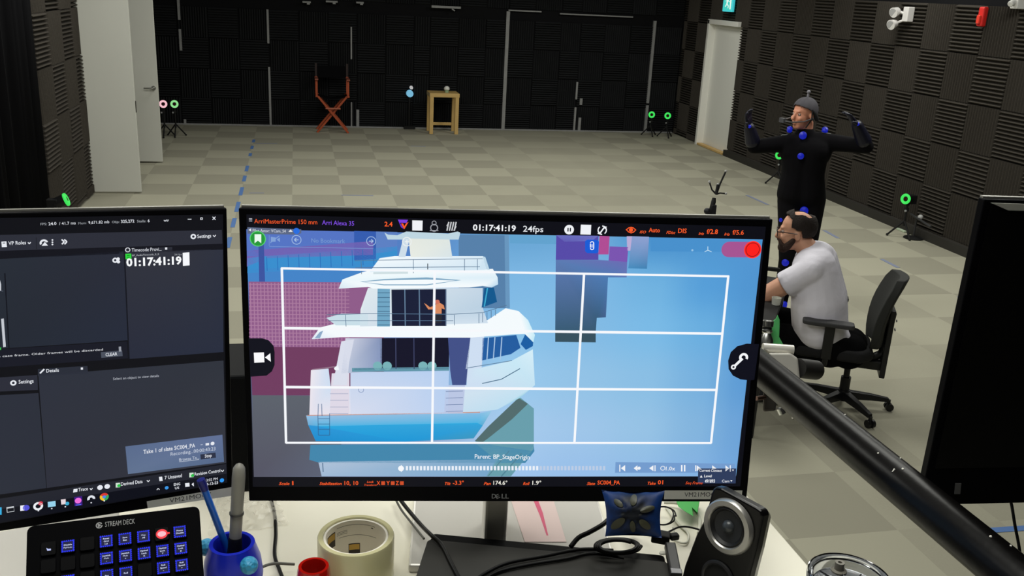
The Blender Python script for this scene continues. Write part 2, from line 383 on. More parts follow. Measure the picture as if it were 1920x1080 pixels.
# ---------------------------------------------------------------- blue floor tape
def tapebit(a, c, w=.045, label='short strip of blue tape in the dashed line on the left of the carpet', group='dashed blue tape line'):
    b = MB(); a, c = V(a), V(c); b.bar((a.x, a.y, .0015), (c.x, c.y, .0015), w, .002)
    tag(obj('floor_tape', b, M['pale_tape' if group is None and 'bright' not in label else 'blue_tape']), label, 'tape', group)
cl = (-.1302-1)*T
for i, (y0, y1) in enumerate(((15.70, 15.42), (15.1, 14.82), (14.45, 14.2), (13.45, 13.05), (12.75, 12.38), (12.02, 11.55), (11.2, 10.7), (10.4, 10.0), (9.6, 9.2))):
    tapebit((cl, y0, 0), (cl, y1, 0))
for a, c, wd, lb in (((480, 269), (520, 269), .03, 'faint blue tape strip running sideways at the far end of the dashed line'),
        ((468, 362), (495, 362), .03, 'faint blue tape strip running sideways nearest the left gap between monitors'),
        ((640, 366), (700, 367), .03, 'faint blue tape strip behind the middle monitor below the folding chair'),
        ((770, 274), (798, 274.5), .03, 'faint blue tape strip on the carpet in front of the pine table'),
        ((1400, 366), (1440, 384), .045, 'blue tape strip on the carpet left of the standing person'),
        ((1545, 432), (1572, 447), .045, 'blue tape strip right behind the seated person'),
        ((1653, 486), (1684, 502), .045, 'blue tape strip just behind the top of the office chair'),
        ((1796, 556), (1803, 558), .05, 'small blue tape mark beside the black monitor at right'),
        ((1855, 995), (1960, 988), .045, 'bright blue tape line at lower right behind the thin cable')):
    tapebit(atz(*a), atz(*c), wd, lb, None)

# ---------------------------------------------------------------- mocap cameras with ring lights
def ringcam(P, face, label, ringcols, scale=1., pole=True, foot=True):
    P = V(P); f = V(face).normalized()
    t = thing('motion_camera', (P.x, P.y, 0), label, 'camera', 'ring-light cameras around the room')
    s = scale
    b = MB(); b.cyl(P-f*.11*s, P-f*.01*s, .048*s, .055*s, 24); b.box(P-f*.12*s, (.09*s, .09*s, .1*s)); obj('camera_body', b, M['plastic_black'], t, smooth=False, bevel=.004)
    b = MB(); b.torus(P, f, .045*s, .016*s, 32, 8); obj('ring_light', b, ringcols, t, smooth=True)
    b = MB(); b.cyl(P-f*.01*s, P+f*.012*s, .022*s, .02*s, 20); obj('lens', b, mat('lens_glass', (60, 15, 30), .1), t, smooth=True)
    base = V((P.x, P.y, 0))-f*.06*s; base.z = 0
    b = MB(); b.cyl(base+V((0, 0, .14)), V((base.x, base.y, P.z-.04)), .013); b.sph((base.x, base.y, P.z-.07), .022, 10); b.box((base.x, base.y, P.z-.13), (.04, .04, .04)); obj('stand_pole', b, M['matte_black'], t)
    b = MB(); b.sph(base+V((-.03, -.03, P.z-.14)), .016, 10); obj('knob', b, mat('grey_knob', (150, 150, 152), .4), t, smooth=True)
    if foot:
        for k in range(3):
            an = k*2*PI/3+.5; b = MB(); b.tube([base+V((0, 0, .2)), base+V((.16*math.cos(an), .16*math.sin(an), .015))], .011, 8); b.sph(base+V((.16*math.cos(an), .16*math.sin(an), .016)), .016, 8)
            obj('leg', b, M['matte_black'], t)
mix = mat('mixed_led', (30, 60, 30), .5, emit=(140, 220, 140), es=1.)
for (px, py, Y, X, fc, lb, mm) in (
        (306, 195, 15.8, None, (.15, -1, .12), 'ring-light camera glowing green and pink right next to the open white door', M['pink_led']),
        (327, 195, 15.85, None, (.1, -1, .12), 'ring-light camera glowing green and pink in the far left corner', mix),
        (1222, 215, 16.75, None, (-.35, -1, .12), 'green ring-light camera at the right end of the far wall, left one of the pair', M['green_led']),
        (1252, 217, 16.6, None, (-.4, -1, .12), 'green ring-light camera in the far right corner, right one of the pair', M['green_led']),
        (1461, 291, None, 6.75, (-.75, -.6, .1), 'green ring-light camera half hidden behind the standing person', M['green_led']),
        (1698, 373, None, 6.8, (-.8, -.35, .1), 'green ring-light camera on a low tripod against the right foam wall', M['green_led']),
        (124, 374, None, -2.05, (.93, .1, .35), 'ring-light camera seen side-on at the foot of the left foam wall', M['green_led'])):
    P = aty(px, py, Y) if Y else atx(px, py, X)
    ringcam(P, fc, lb, mm)
# little equipment bar on the floor by the right wall camera
P = atz(1712, 447, 0)
t = thing('equipment_bar', (P.x, P.y, 0), 'black bar with a pale knob and round black foot beside the right wall tripod', 'stand')
b = MB(); b.lathe([(.001, 0), (.11, 0), (.11, .012), (.03, .03), (.001, .03)], (P.x, P.y, 0)); obj('foot', b, M['matte_black'], t, smooth=True)
b = MB(); b.cyl((P.x, P.y, .02), (P.x, P.y, .26), .012); b.tube([(P.x-.02, P.y+.1, .27), (P.x-.04, P.y-.32, .22)], .013, 10); obj('bar', b, mat('dull_bar', (50, 50, 52), .5), t)
b = MB(); b.sph((P.x, P.y-.06, .27), .03, 12); obj('knob', b, mat('pale_knob', (185, 185, 185), .4), t, smooth=True)
b = MB(); q = atz(1692, 432, .01); b.box((q.x, q.y, .012), (.06, .16, .02)); tag(obj('white_block', b, mat('pale_green', (190, 205, 180), .6), bevel=.004), 'small pale block on the carpet at the foot of the right wall tripod', 'block')

# ---------------------------------------------------------------- director chair
def P17(px, py, Y=16.8): return aty(px, py, Y)
t = thing('folding_director_chair', (.6, 16.75, 0), 'tall reddish wooden folding director chair with black canvas against the far wall', 'chair')
x0, x1 = .33, .86; yf, yb = 16.55, 16.92
for yy, off in ((yf, 0), (yb, .0)):
    for s_ in (0, 1):
        a = V((x0 if s_ else x1, yy+(.02 if s_ else -.02), .0)); c = V(((x1-.02) if s_ else (x0+.02), yy+(.02 if s_ else -.02), .62))
        b = MB(); b.bar(a, c, .034, .05, up=(0, 1, 0)); obj('leg', b, M['wood_r'], t, bevel=.004)
for xx in (x0, x1):
    b = MB(); b.bar((xx, yf+.02, .6), (xx, yf+.02, .88), .035, .03); b.bar((xx, yb-.02, .6), (xx, yb, .92), .035, .03); b.bar((xx, yf-.03, .62), (xx, yb+.03, .62), .04, .03); obj('side_post', b, M['wood_r'], t, bevel=.004)
    b = MB(); b.bar((xx, yb, .92), (xx, yb, 1.14), .035, .03); obj('back_post', b, mat('dark_post', (40, 26, 26), .6), t)
    b = MB(); b.box((xx, (yf+yb)/2, .9), (.06, .46, .022)); obj('armrest', b, mat('red_armrest', (150, 80, 60), .4), t, bevel=.006)
b = MB(); b.box((.595, yb+.0, 1.0), (.55, .012, .2)); obj('back_canvas', b, M['drape'], t)
b = MB(); b.loft([[V((x0+.02+(x1-x0-.04)*k/10, yy, .62-.05*math.sin(PI*k/10))) for k in range(11)] for yy in (yf, yb)], caps=False, closed=False); obj('seat_canvas', b, M['drape'], t, solid=.008)
b = MB(); b.box((.6, yf-.03, .42), (.24, .06, .022)); b.bar((.48, yf, .41), (.48, yb, .41), .02, .02); b.bar((.72, yf, .41), (.72, yb, .41), .02, .02); obj('footrest', b, mat('copper_wood', (190, 110, 85), .35), t, bevel=.003)

# ---------------------------------------------------------------- pine side table and cup
t = thing('side_table', (2.52, 16.8, 0), 'pale pine side table standing at the far wall', 'table')
tx0, tx1, ty0, ty1, tz = 2.27, 2.80, 16.58, 17.0, .715
for xx in (tx0+.04, tx1-.04):
    for yy in (ty0+.03, ty1-.03):
        b = MB(); b.box((xx, yy, tz/2-.03), (.065, .055, tz-.06)); obj('leg', b, M['wood_y'], t, bevel=.004)
b = MB(); b.box(((tx0+tx1)/2, (ty0+ty1)/2, tz-.035), (tx1-tx0, ty1-ty0, .07)); obj('tabletop', b, M['wood_y'], t, bevel=.006)
b = MB(); b.box(((tx0+tx1)/2, ty1-.03, .13), (tx1-tx0-.1, .03, .05)); obj('stretcher', b, M['wood_y'], t, bevel=.003)
P = atz(841, 176, tz); t = thing('lidded_cup', (P.x, 16.75, tz), 'small clear green cup with a white domed lid on the pine table', 'cup')
b = MB(); b.lathe([(.001, 0), (.035, 0), (.042, .06), (.001, .06)], (P.x, 16.75, tz), n=20); obj('cup', b, mat('pale_green_cup', (160, 185, 150), .3), t, smooth=True)
b = MB(); b.lathe([(.05, .05), (.052, .065), (.045, .09), (.025, .108), (.001, .112)], (P.x, 16.75, tz), n=20); obj('lid', b, mat('white_lid', (235, 235, 230), .4), t, smooth=True)
# ---------------------------------------------------------------- people
def frame_at(P0):
    P0 = V(P0); Nh = V((CAM.x-P0.x, CAM.y-P0.y, 0)).normalized()
    return P0, Nh
def oriented(b, c, F, U):
    F = V(F).normalized(); R_ = F.cross(V(U)).normalized(); U2 = R_.cross(F); b.fr = (V(c), R_, F, U2); return b
def head(b, c, F, U, neck_to=None, s=1.):
    oriented(b, c, F, U)
    b.sph((0, -.012*s, .035*s), .098*s, 20, sc=(.80, 1.0, .92)); b.sph((0, .03*s, -.03*s), .078*s, 18, sc=(.82, .85, 1.15))
    b.sph((0, .062*s, -.092*s), .034*s, 12, sc=(1.1, .9, .8)); b.cap((0, .098*s, .008*s), (0, .115*s, -.028*s), .010*s, .0155*s, 12)
    b.sph((0, .084*s, .028*s), .02*s, 12, sc=(2.2, .6, .5)); b.sph((.036*s, .075*s, -.028*s), .022*s, 10); b.sph((-.036*s, .075*s, -.028*s), .022*s, 10)
    b.sph((0, .1*s, -.058*s), .010*s, 10, sc=(2.1, .9, .6)); b.sph((0, .098*s, -.07*s), .010*s, 10, sc=(1.8, .9, .7))
    for q in (-1, 1): b.sph((q*.082*s, -.006*s, -.012*s), .034*s, 12, sc=(.28, .62, 1.))
    b.fr = None
def eyes(par, c, F, U, s=1.):
    for q in (-1, 1):
        b = oriented(MB(), c, F, U); b.sph((q*.031*s, .0785*s, .006*s), .0118*s, 12)
        e = obj('eye', b, M['eye'], par, smooth=True)
        b = oriented(MB(), c, F, U); b.sph((q*.031*s, .0895*s, .006*s), .005*s, 8); obj('pupil', b, M['matte_black'], e)
def hand(b, wrist, D, Nn, side, s=1., curl=.5, fat=0.):
    """palm, four unequal bent fingers and a thumb from the side of the palm"""
    D = V(D).normalized(); Nn = (V(Nn)-D*V(Nn).dot(D)).normalized(); S = D.cross(Nn)*side; w_ = V(wrist)
    for k in (-1, 0, 1): b.cap(w_+D*.012*s+S*k*.012*s, w_+D*.085*s+S*k*.026*s, .017*s+fat, .014*s+fat, 10)
    for k, ln in ((-1.5, .066), (-.5, .078), (.5, .084), (1.5, .076)):
        p = w_+D*.088*s+S*k*.021*s; d = (D+S*k*.09).normalized(); cang = 0
        for seg, (fr_, r_) in enumerate(((.45, .0092), (.3, .0086), (.25, .0078))):
            q = p+(d*math.cos(cang)+Nn*math.sin(cang))*ln*fr_*s; b.cap(p, q, r_*s+fat, r_*s*.94+fat, 8); p = q; cang += curl
    p = w_+D*.03*s+S*.028*s; q = p+(D*.6+S*.75+Nn*.25).normalized()*.042*s; r_ = q+(D*.85+S*.35+Nn*.4).normalized()*.034*s
    b.cap(p, q, .014*s+fat, .0105*s+fat, 8); b.cap(q, r_, .0105*s+fat, .009*s+fat, 8)
M['eye'] = mat('eye_white', (170, 150, 140), .3)
M['suit'] = mat('black_suit', (9, 8, 12), .9, noise=.2, nscale=25, spec=.15)
M['tee'] = mat('white_tee', (232, 229, 240), .9, noise=.03, nscale=6, bump=.45, bdist=.03)
M['trouser'] = mat('black_trouser', (10, 10, 12), .95, spec=.1)
M['hair'] = mat('dark_hair', (30, 20, 16), .8, noise=.3, nscale=120, bump=.6)
M['beard'] = mat('dark_beard', (48, 30, 22), .85, noise=.3, nscale=150, bump=.6)

# --- standing person in the black marker suit
P0, NH = frame_at((4.02, 6.97, 0)); SIDE = NH.cross(ez)*-1   # image right
def J(x, y, o=0.): return on(x, y, P0, NH)+NH*o
J_head = J(1507, 214, .02); Fh = (NH*.72-SIDE*.68+ez*-.03).normalized()
neck = J(1510, 246); chest = J(1510, 282); belly = J(1505, 326); pel = J(1502, 364)
sR, sL = J(1545, 266, -.02), J(1475, 268, .02)
eR, eL = J(1624, 273, .06), J(1415, 272, .10)
wR, wL = J(1606, 232, .14), J(1408, 236, .16)
hipR, hipL = J(1524, 372), J(1482, 374)
kR, kL = J(1513, 470, .05), J(1478, 476, .12)
aR, aL = J(1497, 566, -.04), J(1464, 572, .02)
def body(b, f=0., heads=True, hands=True):
    b.cap(neck+ez*(.06 if f < 0 else -.005), neck-ez*.03, .058+f*.3, .068+f, 18)
    b.cap(sL*.8+chest*.2, sR*.8+chest*.2, .085+f, .085+f, 16); b.cap(chest+SIDE*.08, chest-SIDE*.08, .12+f, .12+f, 18)
    b.cap(chest+SIDE*.05, belly+SIDE*.04, .125+f, .12+f, 18); b.cap(chest-SIDE*.05, belly-SIDE*.04, .125+f, .12+f, 18)
    b.cap(belly+SIDE*.04, pel+SIDE*.06, .12+f, .125+f, 18); b.cap(belly-SIDE*.04, pel-SIDE*.06, .12+f, .125+f, 18)
    for s_, e_, w_ in ((sR, eR, wR), (sL, eL, wL)): b.cap(s_, e_, .062+f, .046+f, 14); b.cap(e_, w_, .045+f, .029+f, 14)
    for h_, k_, a_ in ((hipR, kR, aR), (hipL, kL, aL)):
        b.cap(h_, k_, .095+f, .062+f, 16); b.cap(k_, k_*.6+a_*.4-NH*.015, .06+f, .058+f, 14); b.cap(k_*.6+a_*.4-NH*.015, a_, .058+f, .038+f, 14)
b = MB(); body(b, -.01); head(b, J_head, Fh, ez)
for a_, sd in ((aR, .2), (aL, -.2)): b.cap(V((a_.x, a_.y, .06)), V((a_.x, a_.y, .05))+(NH+SIDE*sd)*.12, .036, .03, 12)
hand(b, wR, (wR-eR).normalized()-SIDE*.25, -SIDE+NH*.4, 1, curl=.35); hand(b, wL, (wL-eL).normalized()+SIDE*.1, SIDE+NH*.5, -1, curl=.35)
person = tag(flesh(obj('person', b, M['skin'], org=(4.02, 6.97, 0)), .007, 5, .5), 'person standing with raised arms in a black marker suit and grey cap', 'person')
b = MB(); body(b, .012); flesh(obj('marker_suit', b, M['suit'], person), .009, 8)
for w_, e_, sd in ((wR, eR, 1), (wL, eL, -1)):
    b = MB(); hand(b, w_, (w_-e_).normalized()-SIDE*(.25 if sd > 0 else -.1), (-SIDE if sd > 0 else SIDE)+NH*.45, sd, curl=.35, fat=.0035); b.cap(w_-(w_-e_)*.7, w_, .0625, .046, 14)
    flesh(obj('glove', b, mat('glove_navy', (11, 12, 34), .45), person), .005, 3, .5)
for a_, sd in ((aR, .2), (aL, -.2)):
    b = MB(); o_ = V((a_.x, a_.y, 0)); d_ = (NH+SIDE*sd).normalized(); b.cap(o_+ez*.06-d_*.02, o_+ez*.05+d_*.08, .05, .043, 12); b.cap(o_+ez*.048+d_*.08, o_+ez*.045+d_*.17, .045, .036, 12); b.cap(o_+ez*.06, o_+ez*.12, .048, .046)
    flesh(obj('shoe', b, M['matte_black'], person), .007, 5)
eyes(person, J_head, Fh, ez)
def shell(c, F, U, keep, r=1.06, cen=(0, -.012, .035), rad=(.079, .099, .091), n=96, s=1.):
    """patch of a head-hugging shell: keep(x, y, z) picks the covered directions"""
    b = oriented(MB(), c, F, U); H = n//2; vs = []; idx = {}; fs = []
    def P(i, j):
        if (i, j % n) not in idx:
            t_ = PI*i/H; a = 2*PI*(j % n)/n; d = (math.sin(t_)*math.cos(a), math.sin(t_)*math.sin(a), math.cos(t_)); idx[(i, j % n)] = len(vs)
            k = r*(1+.012*math.sin(9*a+3*t_)); vs.append(tuple(cen[q]*s+d[q]*rad[q]*k*s for q in range(3)))
        return idx[(i, j % n)]
    for i in range(H):
        for j in range(n):
            t_ = PI*(i+.5)/H; a = 2*PI*(j+.5)/n
            if keep(math.sin(t_)*math.cos(a), math.sin(t_)*math.sin(a), math.cos(t_)): fs.append((P(i, j), P(i+1, j), P(i+1, j+1), P(i, j+1)))
    b.add(vs, fs); return b
capo = obj('cap', shell(J_head, Fh, ez, lambda x, y, z: z > -.05+.55*max(0, y) or (y < -.2 and z > -.75), r=1.10), mat('grey_cap', (70, 68, 74), .8, noise=.15, nscale=40), person, smooth=True, solid=.008)
b = oriented(MB(), J_head, Fh, ez); b.cyl((0, -.02, .125), (0, -.025, .165), .009, n=10); b.sph((0, -.026, .178), .016, 12); obj('cap_marker', b, mat('marker_grey', (120, 118, 125), .6), capo, smooth=True)
b = oriented(MB(), J_head, Fh, ez)
for q in (-1, 1):
    b.cap((q*.084, -.03, .02), (q*.088, -.06, -.03), .016, .018, 10); b.tube([(q*.088, .0, .05), (q*.092, .0, -.03), (q*.075, .04, -.095)], .006, 8)
obj('chin_strap', b, M['matte_black'], person, smooth=True)
b = oriented(MB(), J_head, Fh, ez)
for q in (-1, 1): b.tube([(q*.09, -.02, -.02), (q*.088, .08, -.042), (q*.06, .19, -.045), (q*.02, .22, -.04)], .0055, 8)
b.box((0, .225, -.035), (.05, .03, .035)); bm_ = obj('face_camera_boom', b, mat('boom_grey', (95, 95, 98), .35, .4), person, smooth=True)
b = oriented(MB(), J_head, Fh, ez); b.cap((.04, -.07, .08), (.088, -.05, .03), .014, .014, 10); b.cap((.088, -.05, .03), (.085, -.085, -.03), .014, .012, 10); obj('cap_clip', b, mat('pale_clip', (140, 140, 140), .4), capo, smooth=True)
# blue marker lights
def led(c, nrm, r_=.022, name='marker_light'):
    b = MB(); nrm = V(nrm).normalized(); b.lathe([(.001, .010), (r_*.55, .008), (r_, .0), (r_, -.03)], c, nrm, n=14); obj(name, b, M['blue_led'], person, smooth=True)
led(J(1506, 250, .115), NH+ez*.3, .03); led(J(1502, 288, .145), NH, .026); led(J(1481, 240, .02), NH+ez, .022); led(J(1547, 242, .0), NH+ez, .024)
led(J(1467, 342, .02), NH*.3-SIDE, .024); led(J(1535, 344, .04), NH+SIDE, .02); led(J(1508, 390, .135), NH, .034); led(J(1466, 408, .1), NH-SIDE, .03); led(J(1474, 482, .19), NH, .03)
led(J(1470, 566, .09), NH, .03)
for w_ in (wR, wL):
    led(w_+NH*.05+ez*.02, NH, .014)
for sgn, s_ in ((1, sR), (-1, sL)):
    b = MB(); b.tube([s_+ez*.074-SIDE*sgn*.03+NH*.02, s_+ez*.066+SIDE*sgn*.04+NH*.02, s_+ez*.02+SIDE*sgn*.088+NH*.01], .006, 8); obj('shoulder_piping', b, mat('grey_piping', (95, 98, 95), .5), person, smooth=True)

# --- seated person in the white tee, leaning to the left
P0, NH = frame_at((3.42, 5.12, 0)); SIDE = NH.cross(ez)*-1
FW = (-SIDE).normalized()
hc = J(1493, 434, .0); Fh = (FW+ez*-.10+NH*.12).normalized(); Uh = ez+FW*.12
neck = J(1524, 462, -.01); chest = J(1530, 512, 0); mid = J(1536, 562, 0); belly = J(1538, 604, 0); pel = J(1558, 640, 0)
sN, sF = J(1524, 494, .185), J(1540, 494, -.16); eN, eF = J(1428, 546, .20), J(1456, 556, -.17); wN, wF = J(1370, 566, .1), J(1400, 575, -.12)
hN, hF = J(1560, 642, .10), J(1560, 640, -.10); kN, kF = J(1448, 618, .15), J(1448, 612, -.16)
aN, aF = kN+V((0, 0, 0))-FW*.06, kF-FW*.02; aN.z = .1; aF.z = .1
def sbody(b, f=0., legs=True, torso=True, arms=True):
    if torso:
        if f < 0: b.cap(J(1500, 450), J(1524, 478), .062, .075, 16)
        nk2 = J(1534, 480); b.cap(sN*.85+nk2*.15, nk2, .088+f, .092+f, 18); b.cap(nk2, sF*.85+nk2*.15, .092+f, .085+f, 18)
        for q in (-.085, 0, .085):
            b.cap(neck*.3+chest*.7+NH*q, mid+NH*q*1.2, .135+f, .165+f, 18); b.cap(mid+NH*q*1.2, belly+NH*q*1.2, .165+f, .165+f, 18); b.cap(belly+NH*q*1.2, J(1562, 632)+NH*q, .16+f, .115+f, 18)
    if arms:
        for s_, e_, w_ in ((sN, eN, wN), (sF, eF, wF)): b.cap(s_, e_, .082+f, .068+f, 14); b.cap(e_, w_, .062+f, .032+f, 14)
    if legs:
        for h_, k_, a_ in ((hN, kN, aN), (hF, kF, aF)): b.cap(h_, k_, .108+f, .084+f, 16); b.cap(k_, a_, .07+f, .045+f, 14)
b = MB(); sbody(b, -.012); head(b, hc, Fh, Uh, s=1.04)
hand(b, wN, (wN-eN), -ez, 1, curl=.25); hand(b, wF, (wF-eF), -ez, -1, curl=.25)
for a_ in (aN, aF): b.cap(V((a_.x, a_.y, .06)), V((a_.x, a_.y, .05))+FW*.12, .036, .03, 12)
seated = tag(flesh(obj('person', b, M['skin_pale'], org=(P0.x, P0.y, .0)), .007, 5, .5), 'bearded person in a white t-shirt sitting and leaning forward', 'person')
b = MB(); sbody(b, .006, legs=False, arms=False)
for s_, e_ in ((sN, eN), (sF, eF)): b.cap(s_, s_*.8+e_*.2, .085, .085, 16); b.tube([s_*.8+e_*.2, s_*.5+e_*.5], [.086, .088], 16)
flesh(obj('t_shirt', b, M['tee'], seated), .009, 10)
b = MB(); sbody(b, .014, torso=False, arms=False); b.cap(pel+NH*.1, pel-NH*.1, .14, .14, 18); b.cap(J(1592, 652)+NH*.08, J(1592, 652)-NH*.08, .115, .115, 18); b.cap(pel, J(1592, 652), .14, .12, 18); flesh(obj('trousers', b, M['trouser'], seated), .009, 8)
for a_ in (aN, aF):
    b = MB(); o_ = V((a_.x, a_.y, 0)); b.cap(o_+ez*.06-FW*.03, o_+ez*.05+FW*.08, .05, .043, 12); b.cap(o_+ez*.048+FW*.08, o_+ez*.045+FW*.17, .045, .036, 12); b.cap(o_+ez*.06, o_+ez*.12, .05, .046)
    flesh(obj('shoe', b, M['matte_black'], seated), .007, 5)
eyes(seated, hc, Fh, Uh, 1.04)
s = 1.04
def hairy(x, y, z):
    ax = abs(x)
    if y > .5 and z < .72: return False                    # forehead and face
    if z > .6: return (y > .22 and y < .68) or ax > .6                # front tuft over a bald crown
    if y > .22: return z > .55 or (z > .0 and ax > .3 and y < .34+.2*(.6-z))
    return z > -.62 if y < -.15 else z > -.12
b = shell(hc, Fh, Uh, hairy, r=1.085, s=s); hr = obj('hair', b, M['hair'], seated, smooth=True)
md = hr.modifiers.new('smooth', 'SMOOTH'); md.iterations = 12; md.factor = .6
md = hr.modifiers.new('solid', 'SOLIDIFY'); md.thickness = .016; md.offset = .3
b = oriented(MB(), hc, Fh, Uh); b.sph((0, .074*s, -.1*s), .042*s, 14, sc=(1.15, .85, .85))
for q in (-1, 1): b.cap((q*.066*s, .02*s, -.045*s), (q*.05*s, .055*s, -.088*s), .018, .026); b.cap((q*.022*s, .1*s, -.047*s), (q*.038*s, .085*s, -.075*s), .0095, .014)
b.cap((-.018, .108*s, -.047*s), (.018, .108*s, -.047*s), .008, .008)
flesh(obj('beard', b, M['beard'], seated), .006, 4)
b = oriented(MB(), hc, Fh, Uh); g = mat('glasses_frame', (50, 34, 30), .3)
for q in (-1, 1):
    b.torus((q*.036*s, .113*s, .004*s), (0, 1, 0), .025, .0028, 20, 6); b.tube([(q*.062*s, .11*s, .01*s), (q*.086*s, .06*s, .01*s), (q*.088*s, -.005*s, .002*s)], .0032, 6)
b.tube([(-.011, .115*s, .008), (.011, .115*s, .008)], .0028, 6); obj('glasses', b, g, seated, smooth=True)

# ---------------------------------------------------------------- office chair
O = V((3.53, 5.08, 0)); n_ = V((CAM.x-O.x, CAM.y-O.y, 0)).normalized(); X = (n_.cross(ez)*.985+n_*.12).normalized(); Y = ez.cross(X)
if Y.dot(n_) < 0: Y = -Y
fr0 = (O+X*.03, X, Y, ez); fr = (O+X*.185, X, Y, ez)
chair = thing('office_chair', O, 'black swivel office chair with armrests under the seated person', 'chair')
b = MB(fr); st_ = [( .26, .0), (.25, .18), (.18, .24), (-.2, .24), (-.28, .16)]
pts = [(x, y) for x, y in st_]+[(x, -y) for x, y in st_[::-1]][:-1]; pts = [(.26, -.0)]+st_[1:]+[(x, -y) for x, y in st_[1:][::-1]]
b.prism(pts, .075, .40); obj('seat', b, mat('chair_fabric', (22, 22, 24), .9, noise=.2, nscale=90), chair, bevel=.03, seg=4)
b = MB(fr); rings = []
for k in range(9):
    z = .48+.47*k/8; cx2 = -.27-.09*(k/8)+.035*math.sin(PI*k/8); hw = .175+.03*math.sin(PI*k/8)-(.04 if k in (0, 8) else 0); th = .028
    rings.append([V((cx2-.055*(1-(yy/hw)**2)*-1*0-.04*(1-(abs(yy)/hw)**2)+tt, yy, z)) for yy, tt in [(hw*(-1+2*j/8), th) for j in range(9)]+[(hw*(1-2*j/8), -th) for j in range(9)]])
b.loft(rings); obj('backrest', b, mat('chair_mesh', (40, 41, 39), .8, noise=.25, nscale=150), chair, smooth=True, bevel=.008)
b = MB(fr); b.tube([(-.15, 0, .37), (-.3, 0, .38), (-.35, 0, .42), (-.37, 0, .7)], [.03, .03, .03, .024], 10); b.box((-.36, 0, .5), (.035, .16, .46)); b.box((-.22, 0, .34), (.3, .1, .06)); obj('back_support', b, M['plastic_black'], chair, bevel=.006)
b = MB(fr); b.box((-.392, .04, .6), (.006, .035, .012)); b.box((-.392, .045, .66), (.006, .02, .012)); obj('adjuster', b, mat('pale_adjuster', (150, 150, 150), .4), chair)
b = MB(fr); b.box((.0, 0, .37), (.3, .22, .07)); b.cyl((.0, .12, .37), (.0, .2, .36), .012); obj('tilt_mechanism', b, M['plastic_black'], chair, bevel=.01)
for q in (-1, 1):
    b = MB(fr); b.tube([(.02, q*.1, .38), (.02, q*.28, .39), (.02, q*.29, .45)], .018, 8); b.box((.02, q*.29, .54), (.06, .028, .22)); a_ = obj('arm_support', b, M['plastic_black'], chair, bevel=.005)
    b = MB(fr); b.prism([(-.12, q*.29-.035), (-.1, q*.29-.045), (.15, q*.29-.045), (.19, q*.29-.03), (.19, q*.29+.03), (.15, q*.29+.045), (-.1, q*.29+.045), (-.12, q*.29+.035)], .03, .65); obj('arm_pad', b, mat('arm_pad', (52, 52, 54), .6), a_, bevel=.01, seg=3)
b = MB(fr0); b.cyl((0, 0, .08), (0, 0, .22), .032); b.cyl((0, 0, .2), (0, 0, .36), .02); b.cyl((0, 0, .06), (0, 0, .13), .045, .04); obj('gas_column', b, M['plastic_black'], chair, smooth=True)
for k in range(5):
    an = k*2*PI/5+PI+.22; d_ = V((math.cos(an), math.sin(an), 0)); s2 = V((-d_.y, d_.x, 0))
    b = MB(fr0); b.loft([[d_*r_+s2*w_*q+ez*z for q, z in ((-1, z0), (1, z0), (.8, z1), (-.8, z1))] for r_, w_, z0, z1 in ((.02, .03, .07, .125), (.18, .024, .068, .108), (.3, .018, .062, .088))])
    lg = obj('base_leg', b, M['plastic_black'], chair, bevel=.004)
    b = MB(fr0)
    for q in (-1, 1): b.cyl(d_*.31+s2*q*.008+ez*.027, d_*.31+s2*q*.026+ez*.027, .026, n=18)
    b.cyl(d_*.305+ez*.03, d_*.305+ez*.075, .012, n=10); obj('caster', b, M['plastic_black'], lg, smooth=True)

# ---------------------------------------------------------------- the seated person's worktable, cup and marker stand
NHs, SDs, FWs = NH.copy(), SIDE.copy(), FW.copy()
zt = .735; q = atz(1466, 566, zt)
O = q+FWs*.36; O.z = 0
fr = (O, FWs, NHs, ez)
t = thing('work_table', O, 'black work table in front of the seated person, mostly behind the middle monitor', 'table')
b = MB(fr); b.box((0, .0, zt-.015), (.72, 1.1, .03)); obj('tabletop', b, M['matte_black'], t, bevel=.004)
for sx_ in (-1, 1):
    for sy_ in (-1, 1): b = MB(fr); b.box((sx_*.32, sy_*.5, (zt-.03)/2), (.035, .035, zt-.03)); obj('leg', b, M['plastic_black'], t)
b = MB(); c = q+FWs*.03+NHs*.07; b.lathe([(.001, 0), (.026, 0), (.03, .045), (.027, .045), (.024, .006), (.001, .006)], (c.x, c.y, zt), n=24)
tag(obj('mug', b, mat('white_mug', (215, 215, 205), .4), smooth=True), 'small white cup beside the seated person\'s arm', 'cup')
c = atz(1333, 560, zt); c = atd(1330, 410, (V((c.x, c.y, zt))-CAM).dot(FWD)); c0 = O+FWs*.22+NHs*-.1
top = on(1339, 371, c0, NHs); base = V((top.x, top.y, zt)); D0 = (top-CAM).dot(FWD)
t = thing('marker_stand', base, 'small black stand with three thin marker arms above the middle monitor', 'stand')
b = MB(); b.lathe([(.001, 0), (.07, 0), (.07, .012), (.001, .014)], base, n=24); obj('foot', b, M['matte_black'], t)
b = MB(); b.tube([base+ez*.01, atd(1331, 402, D0), atd(1338, 378, D0), top], [.012, .014, .016, .012], 10); obj('pole', b, M['matte_black'], t, smooth=True)
b = MB(); b.sph(atd(1326, 396, D0), .022, 12); b.box(atd(1337, 394, D0), (.03, .03, .07)); obj('knuckle', b, mat('knuckle', (28, 28, 34), .5), t, smooth=True)
